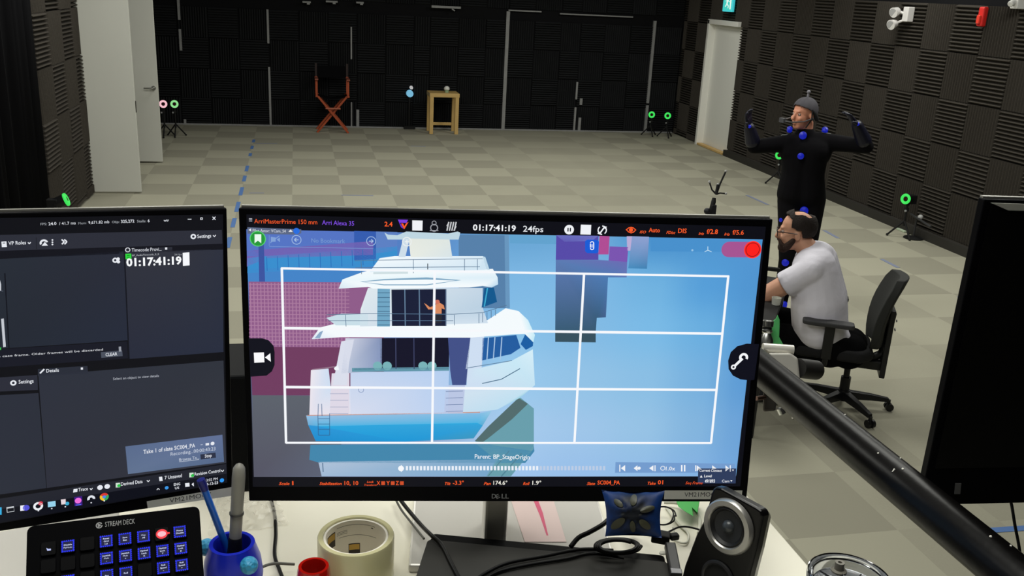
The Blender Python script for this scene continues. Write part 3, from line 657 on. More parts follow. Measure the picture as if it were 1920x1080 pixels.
for tip, md, rr in (((1361, 321), (1350, 345), .006), ((1330, 341), (1335, 356), .005), ((1361, 363), (1350, 362), .005), ((1346, 346), (1344, 356), .009)):
    b = MB(); b.tube([atd(1343, 364, D0), atd(*md, D0), atd(*tip, D0)], [rr*1.3, rr, rr], 8); ar = obj('marker_arm', b, M['matte_black'], t, smooth=True)
    b = MB(); b.sph(atd(*tip, D0), .009, 10); obj('marker_ball', b, mat('marker_white', (190, 190, 188), .5), ar, smooth=True)
b = MB(); e1 = atd(1462, 506, 5.9); e0 = atd(1395, 499, 5.9); b.bar(e0, e1, .03, .022); e2 = V((e0.x, e0.y, zt)); b.bar(e2, e0, .025, .025, up=(1, 0, 0)); b.box((e2.x, e2.y, zt+.006), (.14, .14, .012))
tag(obj('support_arm', b, M['matte_black'], bevel=.003), 'short black support arm in front of the seated person\'s chest', 'arm')
# ---------------------------------------------------------------- raised platform and desk
DZ = 1.84
b = MB(); b.box((-.85, -.3, .555), (3.02, 3.5, 1.11)); struct('trim_20', b, mat('platform', (40, 40, 42), .9))
t = thing('desk', (-.3, .9, 1.11), 'white laminate desk carrying the monitors', 'desk')
b = MB(); b.box((-.37, .87, DZ-.0125), (2.06, 1.26, .025)); obj('desktop', b, M['desk'], t, bevel=.002)
for x_ in (-1.3, .56):
    for y_ in (.33, 1.4): b = MB(); b.box((x_, y_, (1.11+DZ-.025)/2), (.05, .05, DZ-.025-1.11)); obj('leg', b, mat('desk_leg', (190, 190, 188), .4), t, bevel=.003)

FONT_CACHE = {}
def glyphs(s, bold=.0, shear=0.):
    if 'M' in s or 'm' in s or 'W' in s: bold = 0
    k = (s, bold, shear)
    if k not in FONT_CACHE:
        c = bpy.data.curves.new('t', 'FONT'); c.body = s; c.size = 1; c.offset = bold; c.shear = shear; c.resolution_u = 2
        o = bpy.data.objects.new('t', c); COL.objects.link(o); bpy.context.view_layer.update()
        me = bpy.data.meshes.new_from_object(o); vs = [v.co.copy() for v in me.vertices]; fs = [tuple(p.vertices) for p in me.polygons]
        x0 = min(v.x for v in vs); x1 = max(v.x for v in vs)
        FONT_CACHE[k] = ([V((v.x-x0, v.y, 0)) for v in vs], fs, x1-x0)
        bpy.data.objects.remove(o); bpy.data.meshes.remove(me)
    return FONT_CACHE[k]
class Scr(MB):
    """flat picture on a tilted plane; corners and letters are given in photo pixels and laid out on that plane"""
    def __init__(s, O, X, Y, Nn):
        super().__init__((O, X, Y, Nn)); s.c = []; s.lay = 0; s.O, s.X, s.Y, s.N = O, X, Y, Nn
    def L(s, x, y): p = on(x, y, s.O, s.N)-s.O; return (p.dot(s.X), p.dot(s.Y))
    def up(s): s.lay += 1
    def poly(s, px, col, raw=False):
        q = px if raw else [s.L(*p) for p in px]
        a = sum(q[i][0]*q[(i+1) % len(q)][1]-q[(i+1) % len(q)][0]*q[i][1] for i in range(len(q)))
        cs = [lin(c) for c in col] if isinstance(col[0], (tuple, list)) else [lin(col)]*len(q)
        if a < 0: q = q[::-1]; cs = cs[::-1]
        s.add([(x, y, s.lay*2e-5) for x, y in q], [tuple(range(len(q)))]); s.c.append(cs)
    def line(s, a, c, w, col): 
        (x0, y0), (x1, y1) = s.L(*a), s.L(*c); d = V((x1-x0, y1-y0)); d.normalize(); n = V((-d.y, d.x))*w/2
        s.poly([(x0+n.x, y0+n.y), (x1+n.x, y1+n.y), (x1-n.x, y1-n.y), (x0-n.x, y0-n.y)], col, True)
    def disc(s, c, r, col, n=20, inner=0, a0=0, a1=2*PI):
        x, y = s.L(*c)
        if inner:
            for k in range(n):
                p, q = a0+(a1-a0)*k/n, a0+(a1-a0)*(k+1)/n
                s.poly([(x+r*math.cos(p), y+r*math.sin(p)), (x+r*math.cos(q), y+r*math.sin(q)), (x+inner*math.cos(q), y+inner*math.sin(q)), (x+inner*math.cos(p), y+inner*math.sin(p))], col, True)
        else: s.poly([(x+r*math.cos(a0+(a1-a0)*k/n), y+r*math.sin(a0+(a1-a0)*k/n)) for k in range(n)], col, True)
    def txt(s, st, x0, y0, x1, y1, h, col, bold=.012, shear=0.):
        vs, fs, wd = glyphs(st, bold, shear); A = V(s.L(x0, y0)); B = V(s.L(x1, y1)); H_ = V(s.L(x0, y0-h)); hh = (H_-A).length/.70
        d = (B-A); ln = d.length; d.normalize(); nn = V((-d.y, d.x)); n0 = len(s.v)
        for v in vs:
            p = A+d*(v.x*ln/wd)+nn*(v.y*hh); s.v.append(s.T((p.x, p.y, s.lay*2e-5)))
        for f in fs: s.f.append([i+n0 for i in f]); s.m.append(0); s.c.append([lin(col)]*len(f))
def screen_mat(name, st=1.):
    m = bpy.data.materials.new(name); m.use_nodes = True; nt = m.node_tree; b = nt.nodes['Principled BSDF']
    a = nt.nodes.new('ShaderNodeVertexColor'); a.layer_name = 'Col'
    b.inputs['Base Color'].default_value = (.005, .005, .005, 1); b.inputs['Roughness'].default_value = .5; b.inputs['Specular IOR Level'].default_value = .15
    nt.links.new(a.outputs[0], b.inputs['Emission Color']); b.inputs['Emission Strength'].default_value = st
    return m
def print_mat(name):
    m = bpy.data.materials.new(name); m.use_nodes = True; nt = m.node_tree; b = nt.nodes['Principled BSDF']
    a = nt.nodes.new('ShaderNodeVertexColor'); a.layer_name = 'Col'; nt.links.new(a.outputs[0], b.inputs['Base Color']); b.inputs['Roughness'].default_value = .6
    return m
M['screen'] = screen_mat('lit_screen'); M['print'] = print_mat('printed_ink'); M['bezel'] = mat('bezel_black', (6, 6, 9), .5, spec=.08)
M['edge'] = mat('sheen_grey', (150, 148, 142), .4, .5)
def rotf(c, yw, tl, rl):
    c = V(c); X = V((math.cos(yw), math.sin(yw), 0)); Nn = V((math.sin(yw), -math.cos(yw), 0)); U = ez
    N2 = Nn*math.cos(tl)+U*math.sin(tl); U2 = U*math.cos(tl)-Nn*math.sin(tl)
    return (c, X*math.cos(rl)+U2*math.sin(rl), U2*math.cos(rl)-X*math.sin(rl), N2)
def monitor(name, fr, w, h, label, stand=True, bx=(.0065, .0065, .0075, .017), base_c=None, base_s=(.27, .18)):
    O, X, U, Nn = fr; loc = V((O.x, O.y, DZ)) if stand else V((O.x, O.y, 0)); t = thing(name, loc, label, 'monitor', None)
    b = MB(fr); b.box((0, 0, -.006), (w, h, .012)); fm = obj('bezel', b, M['bezel'], t, bevel=.0015)
    b = MB(fr); b.loft([[(-w/2*q, -h/2*q, z), (w/2*q, -h/2*q, z), (w/2*q, h/2*q, z), (-w/2*q, h/2*q, z)] for q, z in ((.995, -.0121), (.97, -.02), (.8, -.03), (.6, -.042))]); obj('back_housing', b, M['plastic_black'], t, bevel=.002)
    b = MB(fr); b.box((0, h/2+.0012, -.009), (w-.004, .0022, .006)); obj('top_sheen', b, M['edge'], t)  # grey strip paints the reflection along the top of the black housing
    if stand:
        b = MB(fr); b.box((0, -.02, -.05), (.1, .1, .03)); nk = obj('stand_neck', b, mat('column_grey', (228, 224, 216), .4), t, bevel=.004)
        bp_ = O-Nn*.075; b = MB(); b.bar((bp_.x, bp_.y, DZ+.01), (bp_.x, bp_.y, O.z), .07, .03, up=(X.x, X.y, 0)); obj('stand_column', b, mat('column_grey', (228, 224, 216), .4), t, bevel=.004)
        bc = V(base_c) if base_c else V((bp_.x, bp_.y, 0)); Xh = V((X.x, X.y, 0)).normalized(); fb = (V((bc.x, bc.y, DZ)), Xh, ez.cross(Xh), ez)
        b = MB(fb); b.box((0, 0, .006), (base_s[0], base_s[1], .0118)); obj('stand_base', b, mat('glossy_silver', (205, 202, 196), .18, .15), t, bevel=.003)
    return t

# ---------------------------------------------------------------- middle monitor
fr = rotf((.2365, 1.0092, 2.1366), -.1617, .0834, .0145); w_, h_ = .614, .358
mon = monitor('monitor', fr, w_, h_, 'middle monitor showing a white yacht on blue water with a white grid', base_c=(.275, 1.10, 0))
O, X, U, Nn = fr
S = Scr(O+Nn*.0006, X, U, Nn)
S.poly([(462, 402), (1436, 425), (1388, 912), (474, 913)], (9, 10, 20)); S.up()
LB = (124, 182, 226)
CG = [[(88, 130, 200), (84, 125, 195), (104, 165, 212), (110, 170, 216), (72, 144, 204), (80, 150, 208), (82, 150, 210)],
      [(68, 132, 200), (70, 130, 200), (126, 184, 228), (126, 184, 228), (112, 178, 224), (86, 158, 216), (80, 148, 208)],
      [(90, 110, 170), (100, 130, 190), (135, 192, 232), (130, 186, 228), (122, 186, 230), (106, 174, 223), (84, 152, 210)],
      [(90, 100, 140), (120, 150, 200), (152, 200, 236), (146, 194, 230), (138, 190, 228), (120, 177, 222), (92, 154, 212)],
      [(92, 98, 110), (130, 150, 190), (166, 202, 237), (158, 197, 233), (150, 194, 229), (132, 181, 222), (108, 162, 215)],
      [(88, 90, 105), (130, 150, 190), (160, 196, 236), (152, 191, 233), (146, 188, 230), (134, 179, 226), (114, 166, 219)]]
gx_ = [462, 720, 960, 1100, 1230, 1330, 1430]; gy_ = [430, 520, 600, 700, 800, 895]
BL_, BR_ = S.L(476, 894), S.L(1380, 893); TL_, TR_ = S.L(462, 430), S.L(1430, 449)
def gcol(u, v):
    X_, Y_ = 462+u*968, 430+v*465
    i = max(k for k in range(6) if gx_[k] <= X_+1e-6); j = max(k for k in range(5) if gy_[k] <= Y_+1e-6); a = (X_-gx_[i])/(gx_[i+1]-gx_[i]); c_ = (Y_-gy_[j])/(gy_[j+1]-gy_[j])
    a = a*a*(3-2*a); c_ = c_*c_*(3-2*c_)
    return tuple((CG[j][i][k]*(1-a)+CG[j][i+1][k]*a)*(1-c_)+(CG[j+1][i][k]*(1-a)+CG[j+1][i+1][k]*a)*c_ for k in range(3))
def gpt(u, v): return tuple((TL_[k]*(1-u)+TR_[k]*u)*(1-v)+(BL_[k]*(1-u)+BR_[k]*u)*v for k in (0, 1))
NU, NV = 36, 20
for i in range(NU):
    for j in range(NV):
        q = [(i/NU, j/NV), ((i+1)/NU, j/NV), ((i+1)/NU, (j+1)/NV), (i/NU, (j+1)/NV)]
        S.poly([gpt(*k) for k in q], [gcol(*k) for k in q], True)
S.up()
S.poly([(860, 440), (946, 441), (948, 578), (860, 578)], (86, 128, 170)); S.poly([(946, 441), (954, 441), (956, 578), (948, 578)], (104, 150, 190))
S.poly([(956, 441), (1043, 442), (1043, 458), (956, 456)], (98, 162, 206))
S.poly([(462, 430), (664, 434), (664, 470), (500, 482), (463, 480)], (84, 116, 196)); S.poly([(463, 470), (700, 452), (700, 478), (500, 484), (463, 500)], (112, 98, 178))
S.poly([(664, 433), (705, 434), (705, 486), (664, 488)], (52, 92, 176)); S.poly([(705, 434), (745, 435), (745, 470), (705, 475)], (92, 128, 196))
S.poly([(464, 484), (500, 480), (745, 462), (745, 492), (690, 500), (500, 510), (464, 512)], (56, 142, 206)); S.poly([(464, 505), (745, 490), (690, 527), (465, 529)], (68, 132, 200)); S.up()
for k in range(11):
    x = 500+k*20; S.line((x, 482-k*1.6), (x+1, 508-k*1.2), .0008, (42, 110, 185))
S.poly([(484, 432), (494, 432), (497, 528), (486, 528)], (60, 84, 160)); S.poly([(466, 528), (720, 530), (720, 652), (468, 650)], (143, 92, 138)); S.poly([(468, 650), (720, 652), (720, 742), (473, 741)], (112, 60, 96)); S.poly([(473, 741), (640, 742), (640, 893), (476, 893)], [(92, 98, 108), (92, 98, 108), (92, 100, 120), (84, 84, 100)]); S.up()
for k in range(28): S.line((469+k*6.6, 530), (472+k*6.5, 650), .0011, (172, 124, 160))
for k in range(17): S.line((467, 533+k*7), (655, 534.5+k*7), .0011, (168, 120, 156))
# stacked blocks at upper right
S.poly([(1043, 441), (1122, 442), (1122, 487), (1042, 487)], (86, 74, 168)); S.poly([(1043, 441), (1122, 442), (1110, 452), (1058, 453)], (112, 120, 196)); S.poly([(1124, 442), (1143, 443), (1141, 477), (1122, 477)], (176, 76, 148)); S.poly([(1143, 462), (1178, 463), (1176, 491), (1141, 490)], (122, 84, 176))
S.poly([(1175, 443), (1185, 443), (1182, 470), (1176, 470)], (186, 172, 214)); S.poly([(1185, 443), (1217, 444), (1213, 504), (1178, 503)], [(142, 160, 208), (142, 160, 208), (62, 128, 178), (70, 140, 190)]); S.poly([(1220, 446), (1429, 451), (1427, 473), (1220, 471)], (72, 144, 204))
S.poly([(1042, 487), (1122, 487), (1176, 491), (1175, 520), (1140, 520), (1136, 595), (1119, 596), (1117, 623), (1041, 622)], [(92, 122, 178), (96, 128, 186), (106, 108, 180), (96, 120, 180), (76, 122, 178), (68, 96, 140), (56, 92, 124), (54, 88, 112), (54, 90, 116)])
S.poly([(1041, 622), (1117, 623), (1117, 642), (1041, 641)], (54, 80, 94)); S.up()
# reflection and shadow in the water
S.poly([(582, 834), (900, 831), (1000, 829), (1002, 846), (985, 868), (600, 868), (580, 862)], (66, 134, 172)); S.poly([(597, 866), (935, 861), (912, 893), (603, 893)], [(176, 194, 216), (120, 166, 200), (120, 166, 204), (160, 186, 214)])
S.poly([(974, 744), (1001, 766), (1001, 832), (1000, 842), (958, 893), (912, 893), (930, 862), (890, 830)], (104, 158, 172)); S.up(); S.poly([(972, 746), (990, 757), (960, 786), (915, 822), (905, 829), (890, 827), (915, 800)], (82, 108, 110)); S.line((915, 893), (955, 845), .0008, (80, 120, 140)); S.line((940, 893), (978, 850), .0015, (80, 130, 150)); S.line((605, 868), (606, 885), .0012, (90, 120, 150)); S.up()
# yacht
W1, W2, W3 = (244, 250, 253), (206, 222, 242), (178, 200, 232)
S.poly([(578, 797), (600, 799), (895, 793), (905, 798), (888, 822), (760, 828), (592, 827)], [(44, 150, 215), (40, 165, 222), (44, 168, 222), (50, 160, 215), (60, 150, 190), (26, 150, 214), (26, 140, 205)])
S.poly([(574, 779), (900, 775), (922, 770), (905, 798), (895, 793), (600, 799), (578, 797)], [(150, 190, 225), (128, 188, 228), (150, 200, 228), (90, 170, 210), (80, 180, 226), (84, 180, 226), (110, 170, 210)])
S.poly([(583, 694), (616, 691), (620, 725), (875, 722), (875, 692), (903, 689), (960, 676), (999, 655), (1003, 722), (975, 746), (932, 768), (870, 775), (580, 779)], [(236, 232, 240), W2, W2, W2, W2, (206, 230, 244), (200, 232, 246), (214, 238, 248), (196, 226, 242), (150, 208, 226), (190, 222, 240), W2, (232, 226, 236)]); S.up()
S.poly([(622, 700), (655, 698), (655, 777), (618, 777)], (222, 216, 230)); S.poly([(657, 698), (842, 695), (840, 775), (657, 777)], [(196, 212, 238), (180, 206, 240), (186, 208, 240), (214, 220, 238)]); S.poly([(835, 723), (872, 722), (868, 774), (833, 775)], (186, 198, 228)); S.line((576, 779), (900, 773), .0011, (196, 146, 132)); S.line((585, 693), (640, 686), .0012, (150, 120, 140)); S.up()
for k in range(4): S.line((619, 738+k*12.5), (653, 738+k*12.5), .0006, (150, 160, 190)); S.line((836, 734+k*12.5), (868, 733+k*12.5), .0007, (110, 130, 170))
for a, c in (((596, 780), (597, 816)), ((618, 775), (618, 816)), ((597, 757), (596, 782)), ((603, 757), (604, 780)), ((597, 785), (618, 785)), ((597, 795), (618, 795)), ((597, 805), (618, 805)), ((597, 816), (618, 816))): S.line(a, c, .0007, (50, 96, 140))
S.disc((677, 731), .0035, (130, 150, 190), 12, .0028); S.line((904, 719), (940, 711), .001, (60, 100, 130)); S.line((940, 711), (975, 691), .001, (60, 100, 130))
# main deck
S.poly([(648, 634), (716, 634), (716, 696), (640, 700)], [(208, 212, 228), (130, 146, 184), (132, 150, 190), (190, 200, 220)]); S.poly([(712, 634), (842, 633), (842, 694), (714, 694)], (18, 18, 40)); S.poly([(840, 633), (882, 633), (874, 722), (848, 722), (844, 694)], (66, 80, 136)); S.poly([(640, 640), (664, 636), (655, 678), (650, 722), (624, 722)], (218, 222, 236)); S.poly([(626, 690), (634, 684), (636, 694), (628, 694)], W1)
S.poly([(882, 633), (908, 630), (903, 690), (873, 692)], (206, 222, 242)); S.poly([(905, 634), (968, 628), (976, 652), (958, 664), (903, 676)], (34, 92, 160)); S.poly([(985, 626), (1002, 622), (999, 649), (986, 656), (976, 645)], (26, 94, 164)); S.up()
for x, cc in ((742, 62), (776, 58), (812, 60)): S.line((x, 634), (x+.5, 692), .0012, (cc, cc+6, cc+40))
for x in (916, 928, 941): S.line((x, 632), (x-3, 674), .0012, (170, 200, 230))
S.poly([(660, 690), (842, 688), (842, 695), (660, 697)], (96, 150, 168))
for x in (708, 726, 793, 810): S.disc((x, 686), .0055, (120, 178, 184), 12)
S.line((664, 692), (842, 690), .0006, (60, 90, 120)); S.line((875, 690), (960, 676), .0008, (90, 120, 150)); S.up()
S.poly([(584, 636), (600, 614), (640, 604), (905, 606), (948, 578), (972, 583), (990, 600), (1003, 628), (1000, 642), (984, 626), (960, 627), (882, 633), (640, 632)], [(220, 232, 246), W1, W1, W1, W1, W1, (210, 240, 250), (200, 236, 248), (190, 230, 245), W1, W1, W1, W1]); S.up()
S.poly([(590, 634), (600, 622), (606, 620), (600, 634)], (140, 170, 200)); S.poly([(612, 596), (640, 588), (690, 588), (690, 610), (630, 610)], (200, 222, 232))
# upper cabin
S.poly([(690, 540), (905, 540), (905, 577), (915, 606), (675, 612), (676, 580)], [(222, 232, 238), (196, 214, 230), (186, 208, 226), (208, 224, 238), (214, 226, 236), (226, 236, 240)]); S.up()
S.poly([(708, 541), (731, 542), (731, 612), (707, 612)], (112, 166, 196)); S.poly([(734, 543), (837, 542), (837, 611), (735, 611)], (24, 30, 56)); S.poly([(908, 540), (926, 539), (932, 566), (903, 577)], (16, 88, 142)); S.up()
for k in range(8): S.line((708, 549+k*8.6), (731, 549+k*8.6), .0007, (52, 92, 124))
for x in (759, 786): S.line((x, 543), (x+1, 611), .0013, (96, 124, 152))
S.line((914, 540), (908, 575), .0015, (60, 170, 206)); S.line((836, 542), (836, 611), .0012, (80, 100, 130))
SK = (216, 138, 96)
S.poly([(795, 568), (800, 571), (806, 576), (815, 573), (822, 566), (832, 572), (834, 580), (828, 578), (828, 588), (814, 588), (813, 580), (803, 580)], SK); S.disc((820, 566), .0028, (206, 110, 90), 10); S.poly([(815, 588), (829, 588), (828, 606), (815, 606)], (40, 40, 50)); S.up()
S.poly([(635, 541), (642, 524), (680, 510), (700, 505), (905, 505), (924, 504), (933, 520), (934, 533), (922, 539), (905, 536), (880, 539), (700, 541), (690, 538)], [(214, 232, 242), (236, 248, 252), W1, W1, W1, W1, (220, 238, 248), (190, 220, 240), (180, 214, 236), W1, W1, W1, W1]); S.up()
S.poly([(675, 528), (720, 523), (800, 520), (865, 525), (800, 535), (720, 535)], (128, 168, 196)); S.up(); S.poly([(680, 528.5), (720, 525.5), (800, 524), (855, 526), (800, 533), (720, 533)], W1)
S.poly([(693, 510), (712, 484), (740, 480), (905, 480), (912, 505), (905, 507)], [(226, 240, 250), W1, W1, (216, 234, 246), (206, 228, 242), W1]); S.poly([(905, 480), (910, 482), (918, 506), (900, 503)], (190, 216, 232)); S.up()
S.poly([(766, 447), (843, 449), (848, 482), (770, 482)], [(228, 232, 224), (222, 230, 226), (216, 228, 232), (232, 236, 228)]); S.poly([(756, 447), (768, 448), (760, 482), (747, 482)], (206, 222, 234)); S.poly([(721, 436), (728, 440), (745, 441), (762, 434), (840, 438), (858, 434), (863, 436), (860, 449), (727, 449)], (190, 214, 226)); S.up()
for a, c in (((665, 489), (740, 487)), ((740, 487), (905, 485)), ((666, 502), (900, 500)), ((677, 490), (678, 514)), ((775, 487), (775, 512)), ((871, 486), (871, 508)), ((895, 486), (895, 506)), ((612, 590), (690, 588)), ((690, 588), (850, 589)), ((615, 601), (850, 601)), ((850, 589), (905, 586)), ((905, 586), (950, 572)), ((648, 590), (649, 612)), ((852, 590), (852, 610)), ((898, 588), (898, 606)), ((905, 587), (905, 604)), ((913, 585), (913, 600)), ((921, 582), (921, 596)), ((929, 580), (929, 592))):
    S.line(a, c, .0007, (86, 116, 146))
S.line((802, 494), (802, 505), .001, (50, 60, 70)); S.poly([(700, 510), (765, 509), (765, 513), (700, 514)], (206, 222, 226)); S.up()
# white guide grid
GW = (246, 248, 252)
for a, c, wd in (((527, 503), (1367, 518), 1.0), ((533, 615), (1355, 625.5), 1.2), ((535, 725.5), (1344, 731), 1.2), ((536, 830), (1334, 830.5), 1.0), ((528.5, 502), (536.5, 831), 1.1), ((815, 508), (810, 830), 1.1), ((1095, 514), (1077, 830), 1.1), ((1365.5, 517), (1333, 831), 1.1)):
    S.line(a, c, .0026*wd, GW)
S.up()
# overlays
S.poly([(464, 426), (565, 430), (565, 437), (558, 440), (464, 438)], (92, 104, 132)); S.up()
S.txt('Pilot Actor: VCam_S4', 474, 434.5, 536, 436, 5.5, (225, 230, 240)); S.poly([(466, 431), (471, 428), (471, 434)], (230, 230, 240)); S.poly([(541, 434.5), (545, 430), (549, 434.5)], (235, 235, 240)); S.disc((556, 433), .0036, (40, 110, 225), 14)
S.disc((483.5, 447.5), .0088, (36, 152, 58), 28); S.up(); S.disc((483.5, 447.5), .0090, (90, 210, 110), 28, .0080); S.poly([(477.5, 439), (490, 439), (490, 456), (483.7, 451), (477.5, 456)], (235, 250, 240))
TR = (130, 162, 214)
S.poly([(508, 444), (517, 445), (517, 453), (508, 453)], TR); S.poly([(519, 449), (525, 445), (525, 454)], TR); S.line((507, 455), (524, 442), .001, TR); S.txt('No Bookmark', 584, 454.5, 647, 456, 8, (122, 156, 210), .0)
for x in (556, 696): S.disc((x, 449.5 if x < 600 else 452), .0055, (172, 198, 232), 22, .0048); yy = 449.5 if x < 600 else 452; S.line((x-4, yy), (x+4, yy), .0009, (172, 198, 232))
S.line((556-4, 449.5), (556, 446), .0009, (172, 198, 232)); S.line((552, 449.5), (556, 453), .0009, (172, 198, 232)); S.line((700, 452), (696, 448.5), .0009, (172, 198, 232)); S.line((700, 452), (696, 455.5), .0009, (172, 198, 232))
S.disc((763, 453), .0055, (235, 240, 240), 22, .0044); S.line((759, 453), (767, 453), .0012, (235, 240, 240)); S.line((763, 449), (763, 457), .0012, (235, 240, 240))
S.line((505, 441), (505, 461), .0006, (120, 150, 210)); S.line((505, 462), (700, 466), .0006, (120, 150, 210))
S.poly([(1097, 452), (1101, 449), (1120, 449.5), (1123, 453), (1122, 472), (1118, 475), (1101, 474.5), (1097, 471)], (24, 92, 214)); S.up()
S.line((1107, 457), (1107, 464), .0012, (240, 245, 255)); S.line((1113, 455), (1113, 465), .0012, (240, 245, 255)); S.line((1110, 458), (1110, 464), .0010, (240, 245, 255)); S.disc((1110, 465), .0024, (240, 245, 255), 10, .0014, PI, 2*PI); S.disc((1110, 456), .0024, (240, 245, 255), 10, .0014, 0, PI)
S.line((1327, 462), (1327, 469), .0009, (190, 220, 240)); S.line((1327, 469), (1321, 472), .0009, (190, 220, 240)); S.line((1327, 469), (1334, 472), .0009, (190, 220, 240)); S.disc((1298, 469), .0013, (150, 195, 230), 8)
a = S.L(1367, 467.5); c = S.L(1410, 468); rr = .0093
S.poly([(a[0]+rr*math.cos(t_), a[1]+rr*math.sin(t_)) for t_ in [PI/2+PI*k/10 for k in range(11)]]+[(c[0]+rr*math.cos(t_), c[1]+rr*math.sin(t_)) for t_ in [-PI/2+PI*k/10 for k in range(11)]], (166, 84, 146), True); S.up()
S.disc((1411, 468), .0098, (252, 32, 28), 32); S.up(); S.disc((1411, 468), .0084, (130, 20, 24), 32, .0076); S.disc((1411, 468), .0104, (255, 66, 60), 32, .0096)
DK = (12, 13, 26)
S.poly([(466, 634), (492, 634), (504, 638), (513, 648), (515, 660), (515, 684), (510, 696), (500, 704), (470, 706)], DK); S.poly([(1423, 645), (1400, 644), (1382, 649), (1370, 660), (1365, 676), (1366, 692), (1374, 704), (1388, 711), (1404, 713), (1414, 712)], DK); S.up()
S.poly([(476, 661), (495, 660.5), (496, 679), (477, 680)], (250, 250, 252)); S.poly([(497, 670), (507, 662), (508, 678)], (250, 250, 252))
S.line((1375, 688), (1392, 672), .0032, (240, 242, 245)); S.disc((1375, 688), .0032, (240, 242, 245), 14); S.disc((1394, 670), .0056, (245, 246, 248), 18, .0026, -PI*.05-PI/2*.2, 2*PI-PI*.65); S.up(); S.disc((1375, 688), .0013, DK, 10)
# top bar
OR, PU, WH = (250, 92, 40), (128, 78, 226), (240, 242, 246)
S.txt('ArriMasterPrime 150 mm', 477, 418.5, 595, 420.5, 8.5, OR); S.txt('Arri Alexa 35', 604, 421, 664, 423, 8.5, PU, .005); S.txt('2.4', 721, 424, 736, 424.5, 8.5, OR, .02)
for k in range(3): S.line((467, 409.5+k*2.4), (473, 409.7+k*2.4), .0007, (180, 180, 190))
S.poly([(746, 411.5), (765, 412), (762, 418), (750, 417.5)], (122, 60, 220)); S.poly([(746, 411.5), (750, 417.5), (757, 429), (752, 426)], (110, 50, 210)); S.poly([(752, 419), (756, 419), (758, 424), (762, 418), (766, 416), (758, 430)], OR)
S.poly([(773, 413), (792.5, 413.5), (792, 432.5), (773, 432)], WH); S.poly([(1089, 421), (1108.5, 421.5), (1107.5, 440), (1088, 439.5)], WH)
S.disc((814, 418), .0028, (150, 152, 160), 14, .0019); S.disc((814, 427), .0046, (150, 152, 160), 16, .0034); S.poly([(806, 431), (822, 431.5), (822, 433), (806, 433)], (150, 152, 160))
for k in range(4): S.line((838+k*4.6, 432.5), (841.5+k*4.6, 416), .0015, (200, 202, 206))
S.line((838, 424), (842, 416.5), .0014, (200, 202, 206)); S.line((851, 432.5), (855, 424), .0014, (200, 202, 206))
S.txt('01:17:41:19', 886.5, 431.5, 967, 433.5, 11, WH, .025); S.txt('24fps', 980.5, 434, 1018.5, 435, 11, (225, 228, 232), .01)
S.disc((1067, 430.5), .0056, WH, 22); S.up(); S.line((1065, 427), (1064.8, 434), .0014, DK); S.line((1069.4, 427), (1069.2, 434), .0014, DK)
S.disc((1129, 431.5), .0055, WH, 10, .0042, -.9, 1.6); S.disc((1129, 431.5), .0055, WH, 10, .0042, PI-.9, PI+1.6); S.line((1125, 437), (1133, 426), .0016, WH); S.poly([(1133, 424), (1138, 425), (1134, 430)], WH); S.poly([(1124, 434), (1120, 438), (1126, 440)], WH)
S.poly([(1173, 430.5), (1178, 426.5), (1183, 425), (1188, 426.5), (1193, 431), (1188, 436), (1183, 437.5), (1178, 435.5)], OR); S.up(); S.poly([(1175.5, 430.8), (1179, 428), (1183, 426.8), (1187.5, 428.2), (1190.5, 431), (1187.5, 434), (1183, 435.6), (1179, 434)], DK); S.up(); S.disc((1183, 431), .0024, OR, 14)
for s_, x0, y0, x1, h, col in (('ISO', 1199, 437, 1211, 5, OR), ('Auto', 1216, 435, 1237, 8, OR), ('FDist', 1249, 438, 1266, 5, OR), ('DIS', 1271, 436.5, 1287, 8.5, OR), ('Iris', 1309.5, 440, 1319.5, 5, OR), ('f/2.8', 1324.5, 438, 1345.5, 8.5, OR), ('Iris', 1357.5, 441, 1368, 5, OR), ('f/5.6', 1373, 439.5, 1394, 8.5, OR)):
    S.txt(s_, x0, y0, x1, y0+.5, h, col, .015, .3 if h == 5 else 0)
# transport and bottom bar
S.txt('Parent: BP_StageOrigin', 890, 859.5, 993, 861, 8.5, (244, 248, 252), .005)
for k in range(57):
    x = 761+k*6.6; S.poly([(x, 873.5), (x+4, 873.5), (x+4, 881.5), (x, 881.5)], (235, 240, 248) if k < 38 else (188, 204, 228))
S.disc((752, 878), .0036, (245, 248, 252), 14); S.poly([(749, 878), (752.5, 871), (756, 878), (752.5, 885)], (245, 248, 252))
S.poly([(1154, 866), (1378, 869), (1377, 886), (1153, 886)], (116, 156, 206)); S.up()
Y0 = 877.5
S.line((1162, 871), (1162, 884), .0012, WH); S.poly([(1164, Y0), (1172, 871.5), (1172, 883.5)], WH); S.poly([(1188, Y0), (1195, 872), (1195, 883)], WH); S.disc((1198, Y0), .0022, WH, 8); S.poly([(1217, Y0), (1225, 872), (1225, 883)], WH); S.line((1228, 872), (1228, 883), .0012, WH)
S.disc((1242.5, 877.5), .0031, WH, 12, .0023); S.txt('1.0x', 1248, 881.5, 1265.5, 881.5, 7, WH, .01); S.line((1278, 871.5), (1278, 883.5), .0018, WH); S.line((1283.5, 871.5), (1283.5, 883.5), .0018, WH)
S.line((1304, 872), (1304, 883), .0012, WH); S.poly([(1306, 872), (1314, 878), (1306, 883)], WH); S.poly([(1335, 872), (1343, 878), (1335, 881)], WH); S.poly([(1360, 872), (1367, 878), (1360, 883.5)], WH); S.line((1369, 872), (1369, 884), .0012, WH)
S.poly([(1309, 878), (1380, 878), (1379, 906), (1308, 906)], (46, 60, 92)); S.up()
